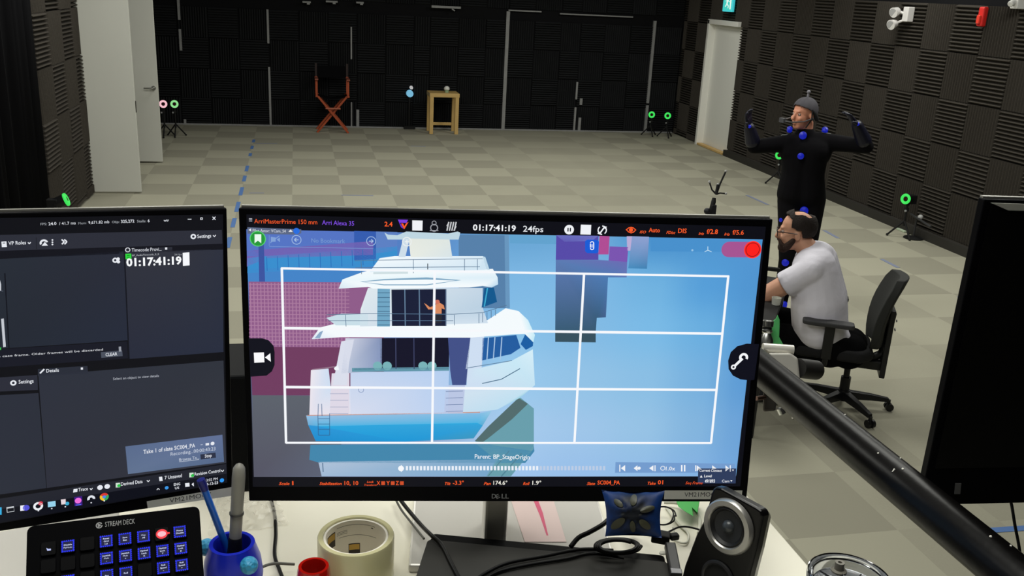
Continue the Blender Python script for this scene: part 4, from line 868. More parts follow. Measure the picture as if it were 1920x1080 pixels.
S.txt('Current Context', 1311, 884, 1353, 884.5, 5, WH); S.txt('Level', 1320, 894.5, 1334, 894.5, 5, WH); S.txt('491893', 1321, 904.5, 1340, 904.5, 6, WH, .02); S.txt('Cam', 1353, 904, 1367, 904, 5, WH); S.poly([(1312, 895), (1314.5, 890.5), (1317, 895)], WH); S.poly([(1369, 900), (1373, 900), (1371, 903)], WH); S.poly([(1372, 880), (1376, 880), (1374, 883)], WH)
for s_, x0, y0, x1, h, col in (('Scale', 523, 909, 543, 5.5, OR), ('1', 548, 909, 550.5, 7.5, OR), ('Stabilization', 599, 909, 641, 5.5, OR), ('10, 10', 646, 909, 672, 7.5, OR), ('Lock', 688, 905, 701, 4, OR), ('Transform', 683, 910.5, 706, 3.5, OR), ('X', 706.5, 909, 713, 7.5, OR), ('Y', 724.5, 909, 731, 7.5, OR), ('Z', 742, 909, 748, 7.5, OR),
        ('Tilt', 834, 909, 845, 5.5, OR), ('-3.3°', 849, 908.5, 869.5, 7.5, OR), ('Pan', 907, 909, 920, 5.5, OR), ('174.6°', 925, 908.5, 951, 7.5, (238, 236, 226)), ('Roll', 980.5, 909, 993, 5.5, OR), ('1.9°', 998, 908.5, 1014.5, 7.5, (238, 236, 226)), ('Slate', 1100, 909, 1115.5, 5.5, OR), ('SC004_PA', 1120, 908, 1162, 7.5, OR), ('Take', 1214, 908.5, 1229, 5.5, OR), ('01', 1233, 907.5, 1243, 7.5, OR), ('Seq Frame', 1285, 907.5, 1317, 5, OR)):
    S.txt(s_, x0, y0, x1, y0, h, col, .015, .3 if h < 6 else 0)
for x in (715, 733, 750): S.poly([(x, 902), (x+7, 902), (x+7, 909), (x, 909)], (206, 78, 40))
obj('screen', S, M['screen'], mon)
S = Scr(O+Nn*.0004, X, U, Nn); g_ = (150, 152, 156)
S.txt('D', 922, 934.5, 930, 934.5, 8.5, g_); S.txt('E', 931.5, 935.5, 938, 932.5, 7.5, g_); S.txt('LL', 940.5, 934.5, 954, 934.5, 8.5, g_); obj('maker_logo', S, M['print'], mon)
b = MB(); S = Scr(O+Nn*.0004, X, U, Nn); S.poly([(1246, 919.5), (1392, 919.5), (1390, 936), (1245, 936)], (222, 222, 214)); S.up(); S.txt('VM21MOC7', 1283, 931.5, 1347, 931, 8.5, (40, 40, 42)); obj('asset_sticker', S, M['print'], mon)

# ---------------------------------------------------------------- left monitor
fr = rotf((-.3819, 1.0132, 2.1362), .2464, .0838, -.0364)
mon = monitor('monitor', fr, w_, h_, 'left monitor showing a dark editing interface with a timecode panel', base_c=(-.36, 1.10, 0))
O, X, U, Nn = fr
S = Scr(O+Nn*.0006, X, U, Nn)
A_, B_, C_, D_ = (43, 45, 56), (17, 18, 27), (36, 40, 52), (230, 233, 240)
S.poly([(-20, 409), (418, 402), (426, 905), (-20, 985)], (12, 13, 20)); S.up()
S.poly([(-20, 441), (416, 431), (417, 457), (-20, 471)], A_); S.poly([(-20, 471), (417, 457), (418, 468), (-20, 486)], B_)
S.poly([(-20, 487), (234, 471), (240, 638), (-20, 655)], [(38, 44, 54), (40, 43, 56), (36, 42, 58), (34, 40, 50)]); S.poly([(233, 468), (323, 463), (323, 470), (418, 467), (419, 660), (243, 673)], [(48, 50, 60)]*3+[(44, 48, 62), (38, 44, 62), (38, 42, 58)])
S.poly([(-20, 656), (238, 640), (240, 672), (-20, 690)], (22, 24, 36)); S.poly([(71, 692), (164, 686), (165, 700), (71, 705)], (40, 44, 56)); S.poly([(72, 704), (419, 676), (424, 868), (88, 915)], [(44, 48, 60), (46, 50, 60), (52, 54, 64), (44, 46, 58)]); S.poly([(-20, 709), (70, 703), (71, 731), (-20, 735)], (42, 44, 56)); S.poly([(-20, 742), (72, 737), (87, 915), (-20, 930)], (42, 46, 58))
S.poly([(-20, 938), (424, 870), (425, 888), (-20, 958)], (34, 36, 46)); S.poly([(-20, 958), (425, 888), (426, 903), (-20, 983)], (14, 16, 26)); S.up()
S.line((9, 512), (17, 656), .0012, (16, 18, 28)); S.line((233, 470), (242, 673), .0014, (16, 18, 28)); S.poly([(2, 598), (7, 597), (11, 650), (6, 651)], (196, 200, 208)); S.line((68, 445), (68.5, 467), .0006, (26, 28, 36)); S.line((0, 545), (6, 546), .001, (70, 76, 90)); S.poly([(0, 525), (2, 533), (2, 545), (0, 545)], (210, 214, 220)); S.poly([(0, 652), (2, 651), (2, 656), (0, 656)], (60, 200, 80))
T_ = lambda s_, x0, y0, x1, y1, h, c=D_, bo=.01: S.txt(s_, x0, y0, x1, y1, h, c, bo)
for a in (('FPS:', 76, 422.5, 88, 422, 4.5, (150, 154, 160)), ('24.0', 91, 422.5, 106, 421.5, 5.5), ('/ 41.7 ms', 111, 422, 142, 420.5, 5.5), ('Mem:', 147, 421, 162, 420, 4.5, (150, 154, 160)), ('9,671.82 mb', 166, 420, 205, 418.5, 5.5), ('Objs:', 210, 418.5, 224, 418, 4.5, (150, 154, 160)), ('325,272', 227, 418, 252, 417, 5.5), ('Stalls:', 257, 417, 274, 416.5, 4.5, (150, 154, 160)), ('6', 277, 416.5, 280.5, 416.5, 5.5), ('wtr', 307, 415.5, 317, 415, 4.5),
          ('VP Roles', 16, 459.5, 49, 458, 7), ('Settings', 370, 446.5, 396, 445, 6.5), ('Timecode Provi...', 247, 472, 303, 470, 6.5), ('BP_AudioTimecode_0_0', 248, 480.5, 298, 478, 3.2, (190, 194, 200)), ('24 fps', 327, 479, 341, 478.5, 3.2, (150, 154, 160)), ('01:17:41:19', 237, 499, 340.5, 495, 14.5, (248, 250, 252), .035),
          ('the case frame. Older frames will be discarded', -14, 671, 193, 657, 4.0, (226, 228, 234), .015), ('Details', 87, 698.5, 110.5, 697, 6.5), ('Settings', 35, 719.5, 63, 717.5, 7), ('Select an object to view details', 212, 712.5, 298, 706.5, 4.5, (176, 180, 190), .005), ('Trace', 147, 921.5, 165, 919, 6.5), ('Derived Data', 227, 911, 267.5, 905.5, 6.5), ('7 Unsaved', 309, 899, 341, 894.5, 6.5), ('Revision Control', 365, 892, 413, 885, 6), ('ENG', 326, 911, 338, 909.5, 5), ('US', 328, 917.5, 336, 916.5, 4.5), ('3:02 PM', 387, 903, 408, 900, 5), ('4-12-23', 387, 910.5, 409, 907, 5)):
    T_(*a)
S.poly([(2.5, 453), (12, 452.5), (13, 463), (3.5, 463.5)], D_); S.line((5, 456), (10, 455.7), .0008, B_)
for x, y, q in ((55, 456, 1), (402, 442.5, 1), (171, 917, 1), (278, 902, 1), (417, 883, 1)): S.line((x-2.5, y-1.5), (x, y+1.5), .0009, D_); S.line((x, y+1.5), (x+2.5, y-2), .0009, D_)
for k in range(3): S.disc((98.3, 450+k*4.2), .0009, D_, 8)
S.disc((82.5, 456), .0042, D_, 14, .0022, .3, PI+.4); S.poly([(78, 461), (84, 453.5), (90, 460.5)], D_)
for k in (0, 5): S.line((115.5+k, 449), (120.5+k, 453.2), .0014, D_); S.line((120.5+k, 453.2), (116+k, 458), .0014, D_)
S.disc((362.5, 443.5), .0031, D_, 14, .0014); S.disc((25, 718), .0031, D_, 14, .0014); S.disc((216, 488), .0030, D_, 14, .0013); S.disc((221.5, 485.5), .0018, D_, 10); S.disc((222, 491), .0018, D_, 10); S.disc((239.5, 468.5), .0027, D_, 14, .0019)
S.poly([(235, 476), (246, 475.5), (246.5, 485.5), (235.5, 486)], (44, 214, 60)); S.up(); S.line((238, 479.3), (243.5, 479), .0006, (10, 60, 20)); S.line((238, 482.5), (243.5, 482.2), .0006, (10, 60, 20))
S.poly([(342.5, 474), (355, 473), (355.5, 497.5), (343, 498.5)], (246, 248, 252))
for x, y in ((311.5, 466), (153.5, 691)): S.poly([(x-2, y-2), (x+2, y-2.1), (x+2, y+2), (x-2, y+2.1)], D_)
S.line((352, 411), (359, 411), .0009, D_); S.poly([(375.5, 408), (380, 407.8), (380, 412), (375.5, 412.2)], D_); S.up(); S.poly([(376.6, 409.2), (378.9, 409.1), (378.9, 411), (376.6, 411.1)], B_); S.line((398.5, 406.5), (404, 412), .0009, D_); S.line((404, 406.3), (398.5, 412), .0009, D_)
S.poly([(189, 660.5), (229, 657), (230, 667.5), (190, 671)], (74, 80, 94)); S.up(); T_('CLEAR', 198, 668, 220, 666.3, 6); S.poly([(222.5, 650), (227, 649.7), (227.5, 659), (223, 659.3)], (150, 154, 164)); S.line((75, 700), (83, 692), .0016, D_)
S.poly([(235, 837), (417, 815), (420, 866), (240, 889)], [(88, 106, 140), (96, 112, 150), (84, 104, 138), (96, 114, 144)]); S.up()
T_('Take 1 of slate SC004_PA', 269, 851, 366, 838.5, 7.5); T_('Recording...00:00:43:23', 320, 854.5, 404, 844, 6.5, (206, 214, 228), .0); T_('Browse To...', 336, 864.5, 373.5, 860, 5.5, (206, 214, 228), .0); S.line((336, 866), (373, 861.5), .0005, (206, 214, 228)); S.poly([(375.5, 852), (404, 848.5), (405, 858), (376.5, 861.5)], (44, 50, 70)); S.up(); T_('Stop', 384, 858, 397, 856.5, 6)
S.poly([(385.5, 831), (392, 830.3), (392, 834.8), (385.5, 835.5)], D_); S.disc((398.5, 831.5), .0023, D_, 12); S.line((376, 834), (380, 833.5), .0009, (180, 190, 210))
for x, y in ((187.5, 914), (201, 912)): S.disc((x, y), .003, D_, 14)
for x, y in ((221, 909.5), (359, 890.5)): S.poly([(x-4, y-4), (x+4, y-4.6), (x+4, y+4), (x-4, y+4.6)], (206, 226, 210)); S.up(); S.disc((x+2, y+1), .0019, (40, 190, 70), 10)
S.poly([(298, 894), (304, 893.5), (305, 901.5), (299, 902)], D_); S.poly([(138, 917), (145.5, 916), (145, 922), (137, 923.5)], D_)
S.line((294, 918.5), (296.5, 915.5), .0008, D_); S.line((296.5, 915.5), (299, 918), .0008, D_); S.disc((312.5, 914.5), .0022, (60, 150, 230), 8); S.poly([(347, 906), (355, 905), (355.5, 912), (347.5, 913)], D_); S.poly([(359, 908), (363, 904.5), (363.5, 912)], D_); S.disc((416, 900.5), .0026, (46, 150, 240), 16)
# taskbar icons
S.poly([(0, 951), (3, 951), (3, 965), (0, 965)], (60, 180, 230)); S.poly([(12, 951), (26, 949), (27, 959), (13, 961)], (200, 204, 210)); S.up(); S.poly([(13.5, 953.5), (26, 951.8), (26.4, 958), (14, 960)], (14, 16, 26))
S.poly([(38, 948), (46, 947), (46, 957), (38, 958)], (236, 238, 250)); S.disc((49, 952), .0035, (84, 84, 214), 12); S.disc((71.5, 949), .0050, (236, 240, 244), 20, .0026); S.disc((76, 943.5), .0024, (214, 60, 80), 12); S.poly([(89.5, 941), (104, 939), (104.5, 949), (90, 951)], (150, 210, 236)); S.poly([(114, 936.5), (123, 935.5), (123.5, 945), (115, 946)], (230, 214, 220)); S.disc((126, 944), .0022, (60, 170, 210), 10)
S.poly([(139, 932), (154, 930), (154.5, 947), (140, 949)], (62, 30, 130)); S.up(); S.disc((146.5, 938.5), .0035, (240, 110, 220), 14); S.disc((171, 935), .0042, (226, 230, 238), 16, .0016, -.2, PI+.4)
for k, cc in enumerate(((220, 60, 50), (240, 196, 50), (60, 170, 90))): S.disc((195.5, 931.5), .0048, cc, 8, .002, k*2*PI/3+.5, (k+1)*2*PI/3+.5)
S.up(); S.disc((195.5, 931.5), .0019, (80, 140, 240), 12)
for x, y, c_ in ((72, 957.5, D_), (97, 953.5, D_), (122.5, 950, D_), (171, 942.5, D_), (195.5, 939, D_)): S.disc((x, y), .0008, c_, 8)
S.line((142, 947), (152, 945.7), .0009, (90, 120, 250))
obj('screen', S, M['screen'], mon)
S = Scr(O+Nn*.0004, X, U, Nn); S.poly([(275, 940), (436, 913), (436, 929.5), (277, 953)], (215, 215, 208)); S.up(); S.txt('VM21MOC7', 318, 943, 396, 930.5, 8.5, (40, 40, 42)); obj('asset_sticker', S, M['print'], mon)

# ---------------------------------------------------------------- right-hand black monitor
fr = rotf((1.0988, .8931, 2.1527), -.0752, .0071, -.0107); w2, h2 = .66, .40
mon = monitor('monitor', fr, w2, h2, 'switched-off black monitor cut off by the right edge of the picture', stand=False)
O, X, U, Nn = fr
S = Scr(O+Nn*.0005, X, U, Nn); q = S.L(1769, 889)
b = MB((O, X, U, Nn)); b.box((0, .022, .0004), (w2-.02, h2-.062, .001)); obj('screen', b, mat('dark_glass', (5, 5, 6), .35), mon)
b = MB((O, X, U, Nn)); b.prism([S.L(1857, 380), S.L(1980, 384), S.L(1980, 396), S.L(1889, 394)], .0012, .001); obj('painted_reflection', b, mat('reflection_grey', (176, 176, 168), .7), mon)  # matte grey shape stands in for the ceiling lamps reflected in the glass
b = MB((O, X, U, Nn)); b.prism([S.L(1791, 906), S.L(1802, 906), S.L(1800, 926), S.L(1789, 926)], .0006, .0005); obj('small_sticker', b, mat('sticker_grey', (96, 96, 98), .6), mon)
b = MB(); pc = O-Nn*.09; b.cyl((pc.x+.06, pc.y, 0), (pc.x+.06, pc.y, 2.3), .024); obj('stand_pole', b, M['pipe'], mon, smooth=True)
b = MB(); b.box((pc.x+.06, pc.y, .01), (.5, .4, .02)); obj('pole_base', b, M['matte_black'], mon)
b = MB((O, X, U, Nn)); b.box((.06, 0, -.055), (.1, .1, .06)); obj('pole_mount', b, M['matte_black'], mon)
b = MB(); D0 = 1.28; b.tube(spline([atd(1893, 935, D0), atd(1897, 948, D0), atd(1903, 985, D0), atd(1909, 1015, D0), atd(1913, 1040, D0), atd(1920, 1085, D0), atd(1932, 1160, D0)]), .0021, 8)
tag(obj('monitor_cable', b, M['plastic_black'], smooth=True), 'thin black cable hanging down from the switched-off monitor', 'cable')

# ---------------------------------------------------------------- handrail pipe and clamp
t = thing('rail_pipe', (.68, .8, 0), 'thick scratched black metal pipe running diagonally past the desk corner', 'pipe')
p0, p1 = V((.670, 1.188, 2.037)), V((.692, .695, 2.024)); d_ = (p1-p0).normalized()
a, c = p0-d_*.18, p1+d_*.55
b = MB(); b.cyl(a, c, .0243, n=48); obj('pipe', b, M['pipe'], t, smooth=True)
b = MB(); b.cyl((c.x, c.y+.05, 0), (c.x, c.y+.05, c.z), .0243, n=24); obj('post', b, M['pipe'], t, smooth=True)
for px, py, l_, r_ in ((1681, 884, .004, 0), (1648, 851, .002, 0), (1692, 879, .003, 0), (1656+25, 871-25, .0015, 0), (1855, 1004, .003, 0), (1885, 1015, .002, 0), (1581, 761, .0012, 0)):
    D0 = (on(px, py, p0, ex*-.55-ey*.35+ez*.75)-CAM).dot(FWD)
    pn_ = CAM-p0; pn_ = (pn_-d_*pn_.dot(d_)).normalized(); q = on(px, py, p0+pn_*.02, pn_); ax_ = p0+d_*((q-p0).dot(d_)); nn = (CAM-ax_); nn = (nn-d_*nn.dot(d_)).normalized(); off = q-ax_; side_ = off-nn*off.dot(nn); sl = min(side_.length, .023)
    hgt = math.sqrt(max(1e-6, .0243**2-sl**2)); pos = ax_+side_.normalized()*sl+nn*hgt
    b = MB(); b.sph(pos, .0007+l_*.25, 8) if l_ < .0035 else b.tube([pos-side_.normalized()*.004-d_*.001, pos+side_.normalized()*.001-d_*.002], .001, 6)
    obj('paint_chip', b, mat('chip_white', (235, 232, 222), .6), t)
K = lambda x, y, dd=1.46: atd(x, y, dd)
CS = mat('clamp_steel', (205, 202, 194), .32, .35)
t = thing('pipe_clamp', K(1470, 690), 'silver pipe clamp with a black knob behind the upper end of the pipe', 'clamp')
b = MB(); b.tube([K(1430, 652), K(1458, 654), K(1487, 656)], [.0075]*3, 16); obj('hinge_barrel', b, CS, t, smooth=True)
b = MB(); b.loft([[K(x, y, dd) for x, y in ((1440, 662), (1482, 662), (1496, 672), (1500, 712), (1480, 712))] for dd in (1.44, 1.49)]); obj('clamp_body', b, CS, t, bevel=.003)
b = MB(); b.cyl(K(1496, 690, 1.47), K(1530, 694, 1.5), .0155, n=28); b.cyl(K(1530, 694, 1.5), K(1535, 694.5, 1.503), .0155, .012, n=28); obj('knob', b, mat('knob_black', (34, 33, 32), .5), t, smooth=True)
b = MB(); b.loft([[K(x, y, dd) for x, y in ((1432, 724), (1456, 734), (1455, 770), (1430, 772))] for dd in (1.46, 1.49)]); obj('lower_jaw', b, mat('dull_metal', (92, 88, 84), .5, .6), t, bevel=.003)
b = MB(); b.tube([K(1458, 735, 1.47), K(1466, 760, 1.47)], .0035, 10); b.tube([K(1462, 765, 1.47), K(1467, 776, 1.47)], .006, 12); b.tube([K(1456, 742, 1.47), K(1498, 786, 1.47)], .0018, 8); b.sph(K(1488, 783, 1.47), .0032, 10); obj('wing_bolt', b, M['steel'], t, smooth=True)
b = MB(); b.torus(K(1414, 737, 1.44), (0, -1, .2), .008, .0012, 16, 6, a0=-1, a1=1.2); b.cyl(K(1418, 747, 1.45), K(1434, 745, 1.46), .0035); obj('spring_clip', b, mat('clip_copper', (120, 96, 90), .35, .8), t, smooth=True)
t = thing('metal_spigot', K(1437, 648, 1.50), 'small silver spigot standing on the pipe clamp beside the middle monitor', 'fitting')
b = MB(); a = K(1436, 650, 1.5); c = K(1440, 600, 1.5); ax_ = (c-a).normalized(); ln = (c-a).length
b.lathe([(.001, 0), (.010, 0), (.011, ln*.25), (.0065, ln*.5), (.0085, ln*.56), (.0085, ln*.62), (.0065, ln*.66), (.0065, ln*.72), (.009, ln*.75), (.0095, ln*.95), (.0075, ln), (.001, ln)], a, ax_, 24); obj('spigot_body', b, M['steel'], t, smooth=True)
b = MB(); b.cyl(a+ax_*ln*.62, a+ax_*ln*.73, .0072, n=20); obj('spigot_band', b, M['plastic_black'], t, smooth=True)
b = MB(); b.loft([[K(x, y, dd) for x, y in ((1446, 604), (1454, 598), (1458, 590), (1462, 600), (1462, 612), (1461, 632), (1468, 645), (1472, 652), (1443, 652), (1445, 630))] for dd in (1.515, 1.53)])
tag(obj('green_bracket', b, mat('green_plastic', (74, 160, 92), .5), bevel=.001), 'upright green plastic piece behind the silver spigot', 'plastic piece')

# ---------------------------------------------------------------- black box behind the gap between the monitors
b = MB(); b.box((-.10, 1.33, DZ+.0925), (.16, .13, .183)); tag(obj('computer_box', b, mat('computer_black', (10, 11, 13), .6, spec=.1), bevel=.004), 'black computer box in the gap between the left and middle monitors', 'computer')

# ---------------------------------------------------------------- key pad with lit keys
F_ = rotf((-.204, .956, 1.936), .18, .869, -.039); O, X, U, Nn = F_
S = Scr(O, X, U, Nn)
tl, tr, br = S.L(50, 984), S.L(372, 947), S.L(380, 1075)
u0, u1, v1 = tl[0], tr[0]+.001, (tl[1]+tr[1])/2; v0 = v1-.113
t = thing('key_pad', (O.x, O.y, DZ), 'black control pad with rows of glowing blue square keys', 'keypad')
fb = (O-Nn*.0035, X, U, Nn)
def rr_(x0, y0, x1, y1, r, n=5):
    out = []
    for cx2, cy2, a0 in ((x1-r, y1-r, 0), (x0+r, y1-r, PI/2), (x0+r, y0+r, PI), (x1-r, y0+r, 1.5*PI)):
        out += [(cx2+r*math.cos(a0+PI/2*k/n), cy2+r*math.sin(a0+PI/2*k/n)) for k in range(n+1)]
    return out
b = MB(fb); b.prism(rr_(u0, v0, u1, v1, .007), .022, -.022); obj('pad_body', b, mat('pad_black', (5, 5, 7), .6, spec=.03), t, bevel=.001)
b = MB(); mid_ = O+X*((u0+u1)/2)-Nn*.027
q0 = O+X*(u0+.02)+U*v0-Nn*.03; q1 = O+X*(u1-.02)+U*v0-Nn*.03
b = MB(fb); b.prism(rr_(u0+.02, v0+.01, u1-.02, v1-.02, .005), .01, -.032); obj('pad_back', b, M['matte_black'], t)
for uu in (u0+.03, u1-.03):
    b = MB(); a = O+X*uu+U*(v1-.03)-Nn*.03; b.bar(a, (a.x, a.y+.012, DZ+.002), .012, .008, up=(1, 0, 0)); obj('stand_strut', b, M['matte_black'], t)
pit = .0193; KT = {(0, 0): None, (1, 0): ('Disable', 'PlyMode'), (3, 0): ('Reset', 'Grid', '1.0'), (4, 0): ('Save', 'Bot'), (5, 0): ('Map', 'All'), (7, 0): ('Phone', 'Disable'),
    (3, 1): ('Joystick', 'Mult', '-'), (4, 1): ('Joystick', 'Mult', '+'), (5, 1): ('Optical', 'Lock', 'X'), (6, 1): ('Optical', 'Lock', 'Y'), (7, 1): ('Optical', 'Lock', 'Z'), (3, 2): ('Pan',), (4, 2): ('Roll',), (6, 2): ('Roll', 'Speed', '-'), (7, 2): ('Roll', 'Speed', '+'), (1, 2): ('On',)}
M['key'] = mat('key_gloss', (3, 3, 5), .4, spec=.05)
for r_ in range(4):
    for c_ in range(8):
        x, y = (c_-3.5)*pit, -(r_-1.5)*pit
        if y-.0075 < v0: continue
        b = MB((O-Nn*.0035, X, U, Nn)); b.prism(rr_(x-.0076, y-.0076, x+.0076, y+.0076, .0022), .003, 0); k_ = obj('key', b, M['key'], t, bevel=.0005)
        K2 = Scr(O-Nn*.0004, X, U, Nn)
        lit = (c_, r_) in KT
        if (c_, r_) == (6, 0):
            K2.poly([(x+.0062*math.cos(a), y+.0056*math.sin(a)) for a in [2*PI*i/20 for i in range(20)]], (250, 60, 70), True); K2.up(); K2.poly([(x+.0045*math.cos(a), y+.0032*math.sin(a)) for a in [2*PI*i/20 for i in range(20)]], (250, 190, 200), True); K2.poly([(x+.006, y-.001), (x+.0085, y-.001), (x+.0085, y+.001), (x+.006, y+.001)], (250, 50, 50), True)
        elif (c_, r_) == (0, 0):
            K2.poly([(x-.002, y+.001), (x, y-.0005), (x+.0025, y-.0005), (x+.0025, y-.0025), (x-.001, y-.0025)], (190, 200, 250), True)
        elif lit:
            for q in range(4):     # glowing stitched outline
                for i in range(6):
                    s0 = -.0064+i*.00214; pr = [(s0, .0056), (s0+.0013, .0056), (s0+.0013, .0065), (s0, .0065)]
                    for _ in range(q): pr = [(-yy, xx) for xx, yy in pr]
                    K2.poly([(x+xx, y+yy) for xx, yy in pr], (24, 40, 250), True)
                pr = [(-.0054, .0050), (.0054, .0050), (.0054, .0056), (-.0054, .0056)]
                for _ in range(q): pr = [(-yy, xx) for xx, yy in pr]
                K2.poly([(x+xx, y+yy) for xx, yy in pr], (30, 52, 240), True)
            K2.poly([(x-.0048, y-.0048), (x+.0048, y-.0048), (x+.0048, y+.0048), (x-.0048, y+.0048)], (4, 6, 60), True); K2.up()
            ls = KT[(c_, r_)]; n_ = len(ls)
            for i, st in enumerate(ls):
                vs, fs, wd = glyphs(st, .02, 0); hh = .0022; ww = min(.0085, wd*hh*1.25); n0 = len(K2.v); yb = y+(n_/2-1-i)*.0030+.0006
                for v in vs: K2.v.append(K2.T((x-ww/2+v.x*ww/wd, yb+v.y*hh/.7*.75, K2.lay*2e-5)))
                for f in fs: K2.f.append([j+n0 for j in f]); K2.m.append(0); K2.c.append([lin((214, 222, 255))]*len(f))
        if K2.v: obj('key_display', K2, M['screen'], k_)
S = Scr(O-Nn*.0032, X, U, Nn); gr = (150, 150, 152)
S.disc((186, 985), .0036, gr, 18, .0024, .5, 2*PI-.1); S.poly([(183, 981), (190, 984.5), (184, 989.5)], gr); S.txt('STREAM DECK', 197, 988, 253, 981.5, 9.5, gr, .03); obj('pad_logo', S, M['print'], t)
b = MB(); e = spline([V((-.36, 1.0, DZ+.004)), V((-.32, .99, DZ+.012)), V((-.30, .985, 1.87))]); b.tube(e, .002, 8)

# ---------------------------------------------------------------- pen cup and pens
ct = 1.912; cc = atz(435, 1018, ct); r0 = .0265
t = thing('pen_cup', (cc.x, cc.y, DZ), 'round dark blue pen cup with light blue dimpled balls on its sides', 'cup'); hc_ = ct-DZ
b = MB(); b.lathe([(.001, 0), (.026, 0), (.033, .012), (.035, .03), (.033, .05), (.028, hc_-.006), (r0, hc_), (.022, hc_), (.021, hc_-.004), (.024, .03), (.02, .004), (.001, .004)], (cc.x, cc.y, DZ), n=48); obj('cup_body', b, mat('cup_blue', (26, 42, 190), .3), t, smooth=True)
bm_ = mat('ball_cyan', (60, 160, 205), .45)
vo = bm_.node_tree.nodes.new('ShaderNodeTexVoronoi'); vo.inputs['Scale'].default_value = 220; bp = bm_.node_tree.nodes.new('ShaderNodeBump'); bp.inputs['Strength'].default_value = .8; bp.inputs['Distance'].default_value = .002
tc = bm_.node_tree.nodes.new('ShaderNodeTexCoord'); bm_.node_tree.links.new(tc.outputs['Object'], vo.inputs['Vector']); bm_.node_tree.links.new(vo.outputs['Distance'], bp.inputs['Height']); bm_.node_tree.links.new(bp.outputs['Normal'], bm_.node_tree.nodes['Principled BSDF'].inputs['Normal'])
for px, py, dd in ((467, 1060, -.028), (388, 1026, .012)):
    D0 = (cc-CAM).dot(FWD)+dd; b = MB(); b.sph(atd(px, py, D0), .0105, 24); obj('dimpled_ball', b, bm_, t, smooth=True)
def rod(name, a, c, prof, mt, label, cat, parts=()):
    a, c = V(a), V(c); ax = (c-a).normalized(); ln = (c-a).length
    t = thing(name, a, label, cat)
    b = MB(); b.lathe([(r, h*ln) for h, r in prof], a, ax, 20); obj('barrel', b, mt, t, smooth=True)
    for nm, pf, m2 in parts: b = MB(); b.lathe([(r, h*ln) for h, r in pf], a, ax, 20); obj(nm, b, m2, t, smooth=True)
bot = V((cc.x+.008, cc.y+.004, DZ+.008)); D0 = (cc-CAM).dot(FWD)
topb = atd(376, 898, D0-.03); rod('blue_pen', bot, topb, ((0, .0005), (.08, .0035), (.1, .0042), (.9, .0042), (.905, .0001)), mat('pen_blue', (26, 104, 214), .3), 'slim blue ballpoint pen leaning left in the blue cup', 'pen',
    (('pen_cap', ((.9, .0001), (.901, .0046), (.96, .0052), (.995, .0048), (1, .002), (1.001, .0001)), mat('pen_cap_navy', (22, 28, 120), .4)),))
topm = atd(449, 868, D0-.02); rod('grey_marker', V((cc.x-.002, cc.y, DZ+.008)), topm, ((.42, .0001), (.421, .0072), (.9, .0078), (.96, .007), (.985, .0045), (1, .0005)), mat('marker_grey_body', (148, 146, 138), .45), 'thick grey marker pen standing upright in the blue cup', 'marker',
    (('grip', ((0, .0005), (.02, .006), (.3, .0092), (.42, .0078), (.421, .0001)), M['plastic_black']), ('pocket_clip', ((.6, .0001), (.601, .0086), (.615, .0086), (.616, .0001)), mat('clip_dark', (70, 70, 68), .4))))

# ---------------------------------------------------------------- tape rolls, red ring
tz_ = 1.898; c = atz(667.5, 1003, tz_); t = thing('packing_tape', (c.x, c.y, DZ), 'roll of clear packing tape lying flat on the desk', 'tape')
mt = mat('clear_tape', (228, 222, 176), .22, trans=.25, coat=.3); hh = tz_-DZ; ro = .0478
b = MB(); b.lathe([(.0405, 0), (ro, 0), (ro, hh-.002), (ro-.001, hh), (.0415, hh), (.0405, hh-.001), (.0405, 0)], (c.x, c.y, DZ), n=72); obj('tape_layers', b, mt, t, smooth=True)
b = MB(); b.lathe([(.0375, .001), (.0403, .001), (.0403, hh-.002), (.0375, hh-.002), (.0375, .001)], (c.x, c.y, DZ), n=72); core = obj('core', b, mat('core_card', (235, 230, 218), .7), t, smooth=True)
def corelabel(a0, a1, z0, z1, col, dz=0.):
    S = Scr(V((0, 0, 0)), ex, ey, ez); n = 12; R = .0374-dz
    for k in range(n):
        p, q = a0+(a1-a0)*k/n, a0+(a1-a0)*(k+1)/n
        S.add([V((c.x+R*math.cos(p), c.y+R*math.sin(p), DZ+z0)), V((c.x+R*math.cos(q), c.y+R*math.sin(q), DZ+z0)), V((c.x+R*math.cos(q), c.y+R*math.sin(q), DZ+z1)), V((c.x+R*math.cos(p), c.y+R*math.sin(p), DZ+z1))], [(0, 1, 2, 3)]); S.c.append([lin(col)]*4)
    obj('core_print', S, M['print'], core)
vd = math.atan2(c.y, c.x); g1 = (120, 118, 112)
corelabel(vd+.78, vd+1.25, .026, .047, (52, 46, 40)); corelabel(vd+.8, vd+1.23, .036, .0455, (190, 152, 70), .0002); corelabel(vd-.14, vd+.26, .0025, .022, (52, 46, 40)); corelabel(vd-.12, vd+.24, .0125, .0205, (200, 160, 72), .0002)
for z0, a0, a1 in ((.0495, -.7, .7), (.034, -.75, .6), (.0425, .3, .7), (.0405, .3, .7), (.0385, .3, .7)): corelabel(vd+a0, vd+a1, z0, z0+.0007, g1)
corelabel(vd-.62, vd-.54, .046, .0475, (50, 50, 50))
c2 = atz(588, 1061, 1.893); t = thing('red_ring', (c2.x, c2.y, DZ), 'glossy translucent red plastic ring in front of the tape roll', 'ring')
b = MB(); b.lathe([(.0175, 0), (.0222, 0), (.0212, .03), (.0192, .048), (.0178, .053), (.0143, .053), (.0133, .048), (.0165, .012), (.0175, 0)], (c2.x, c2.y, DZ), n=48); obj('ring_body', b, mat('red_gloss', (196, 24, 14), .12, trans=.25, coat=.6), t, smooth=True)

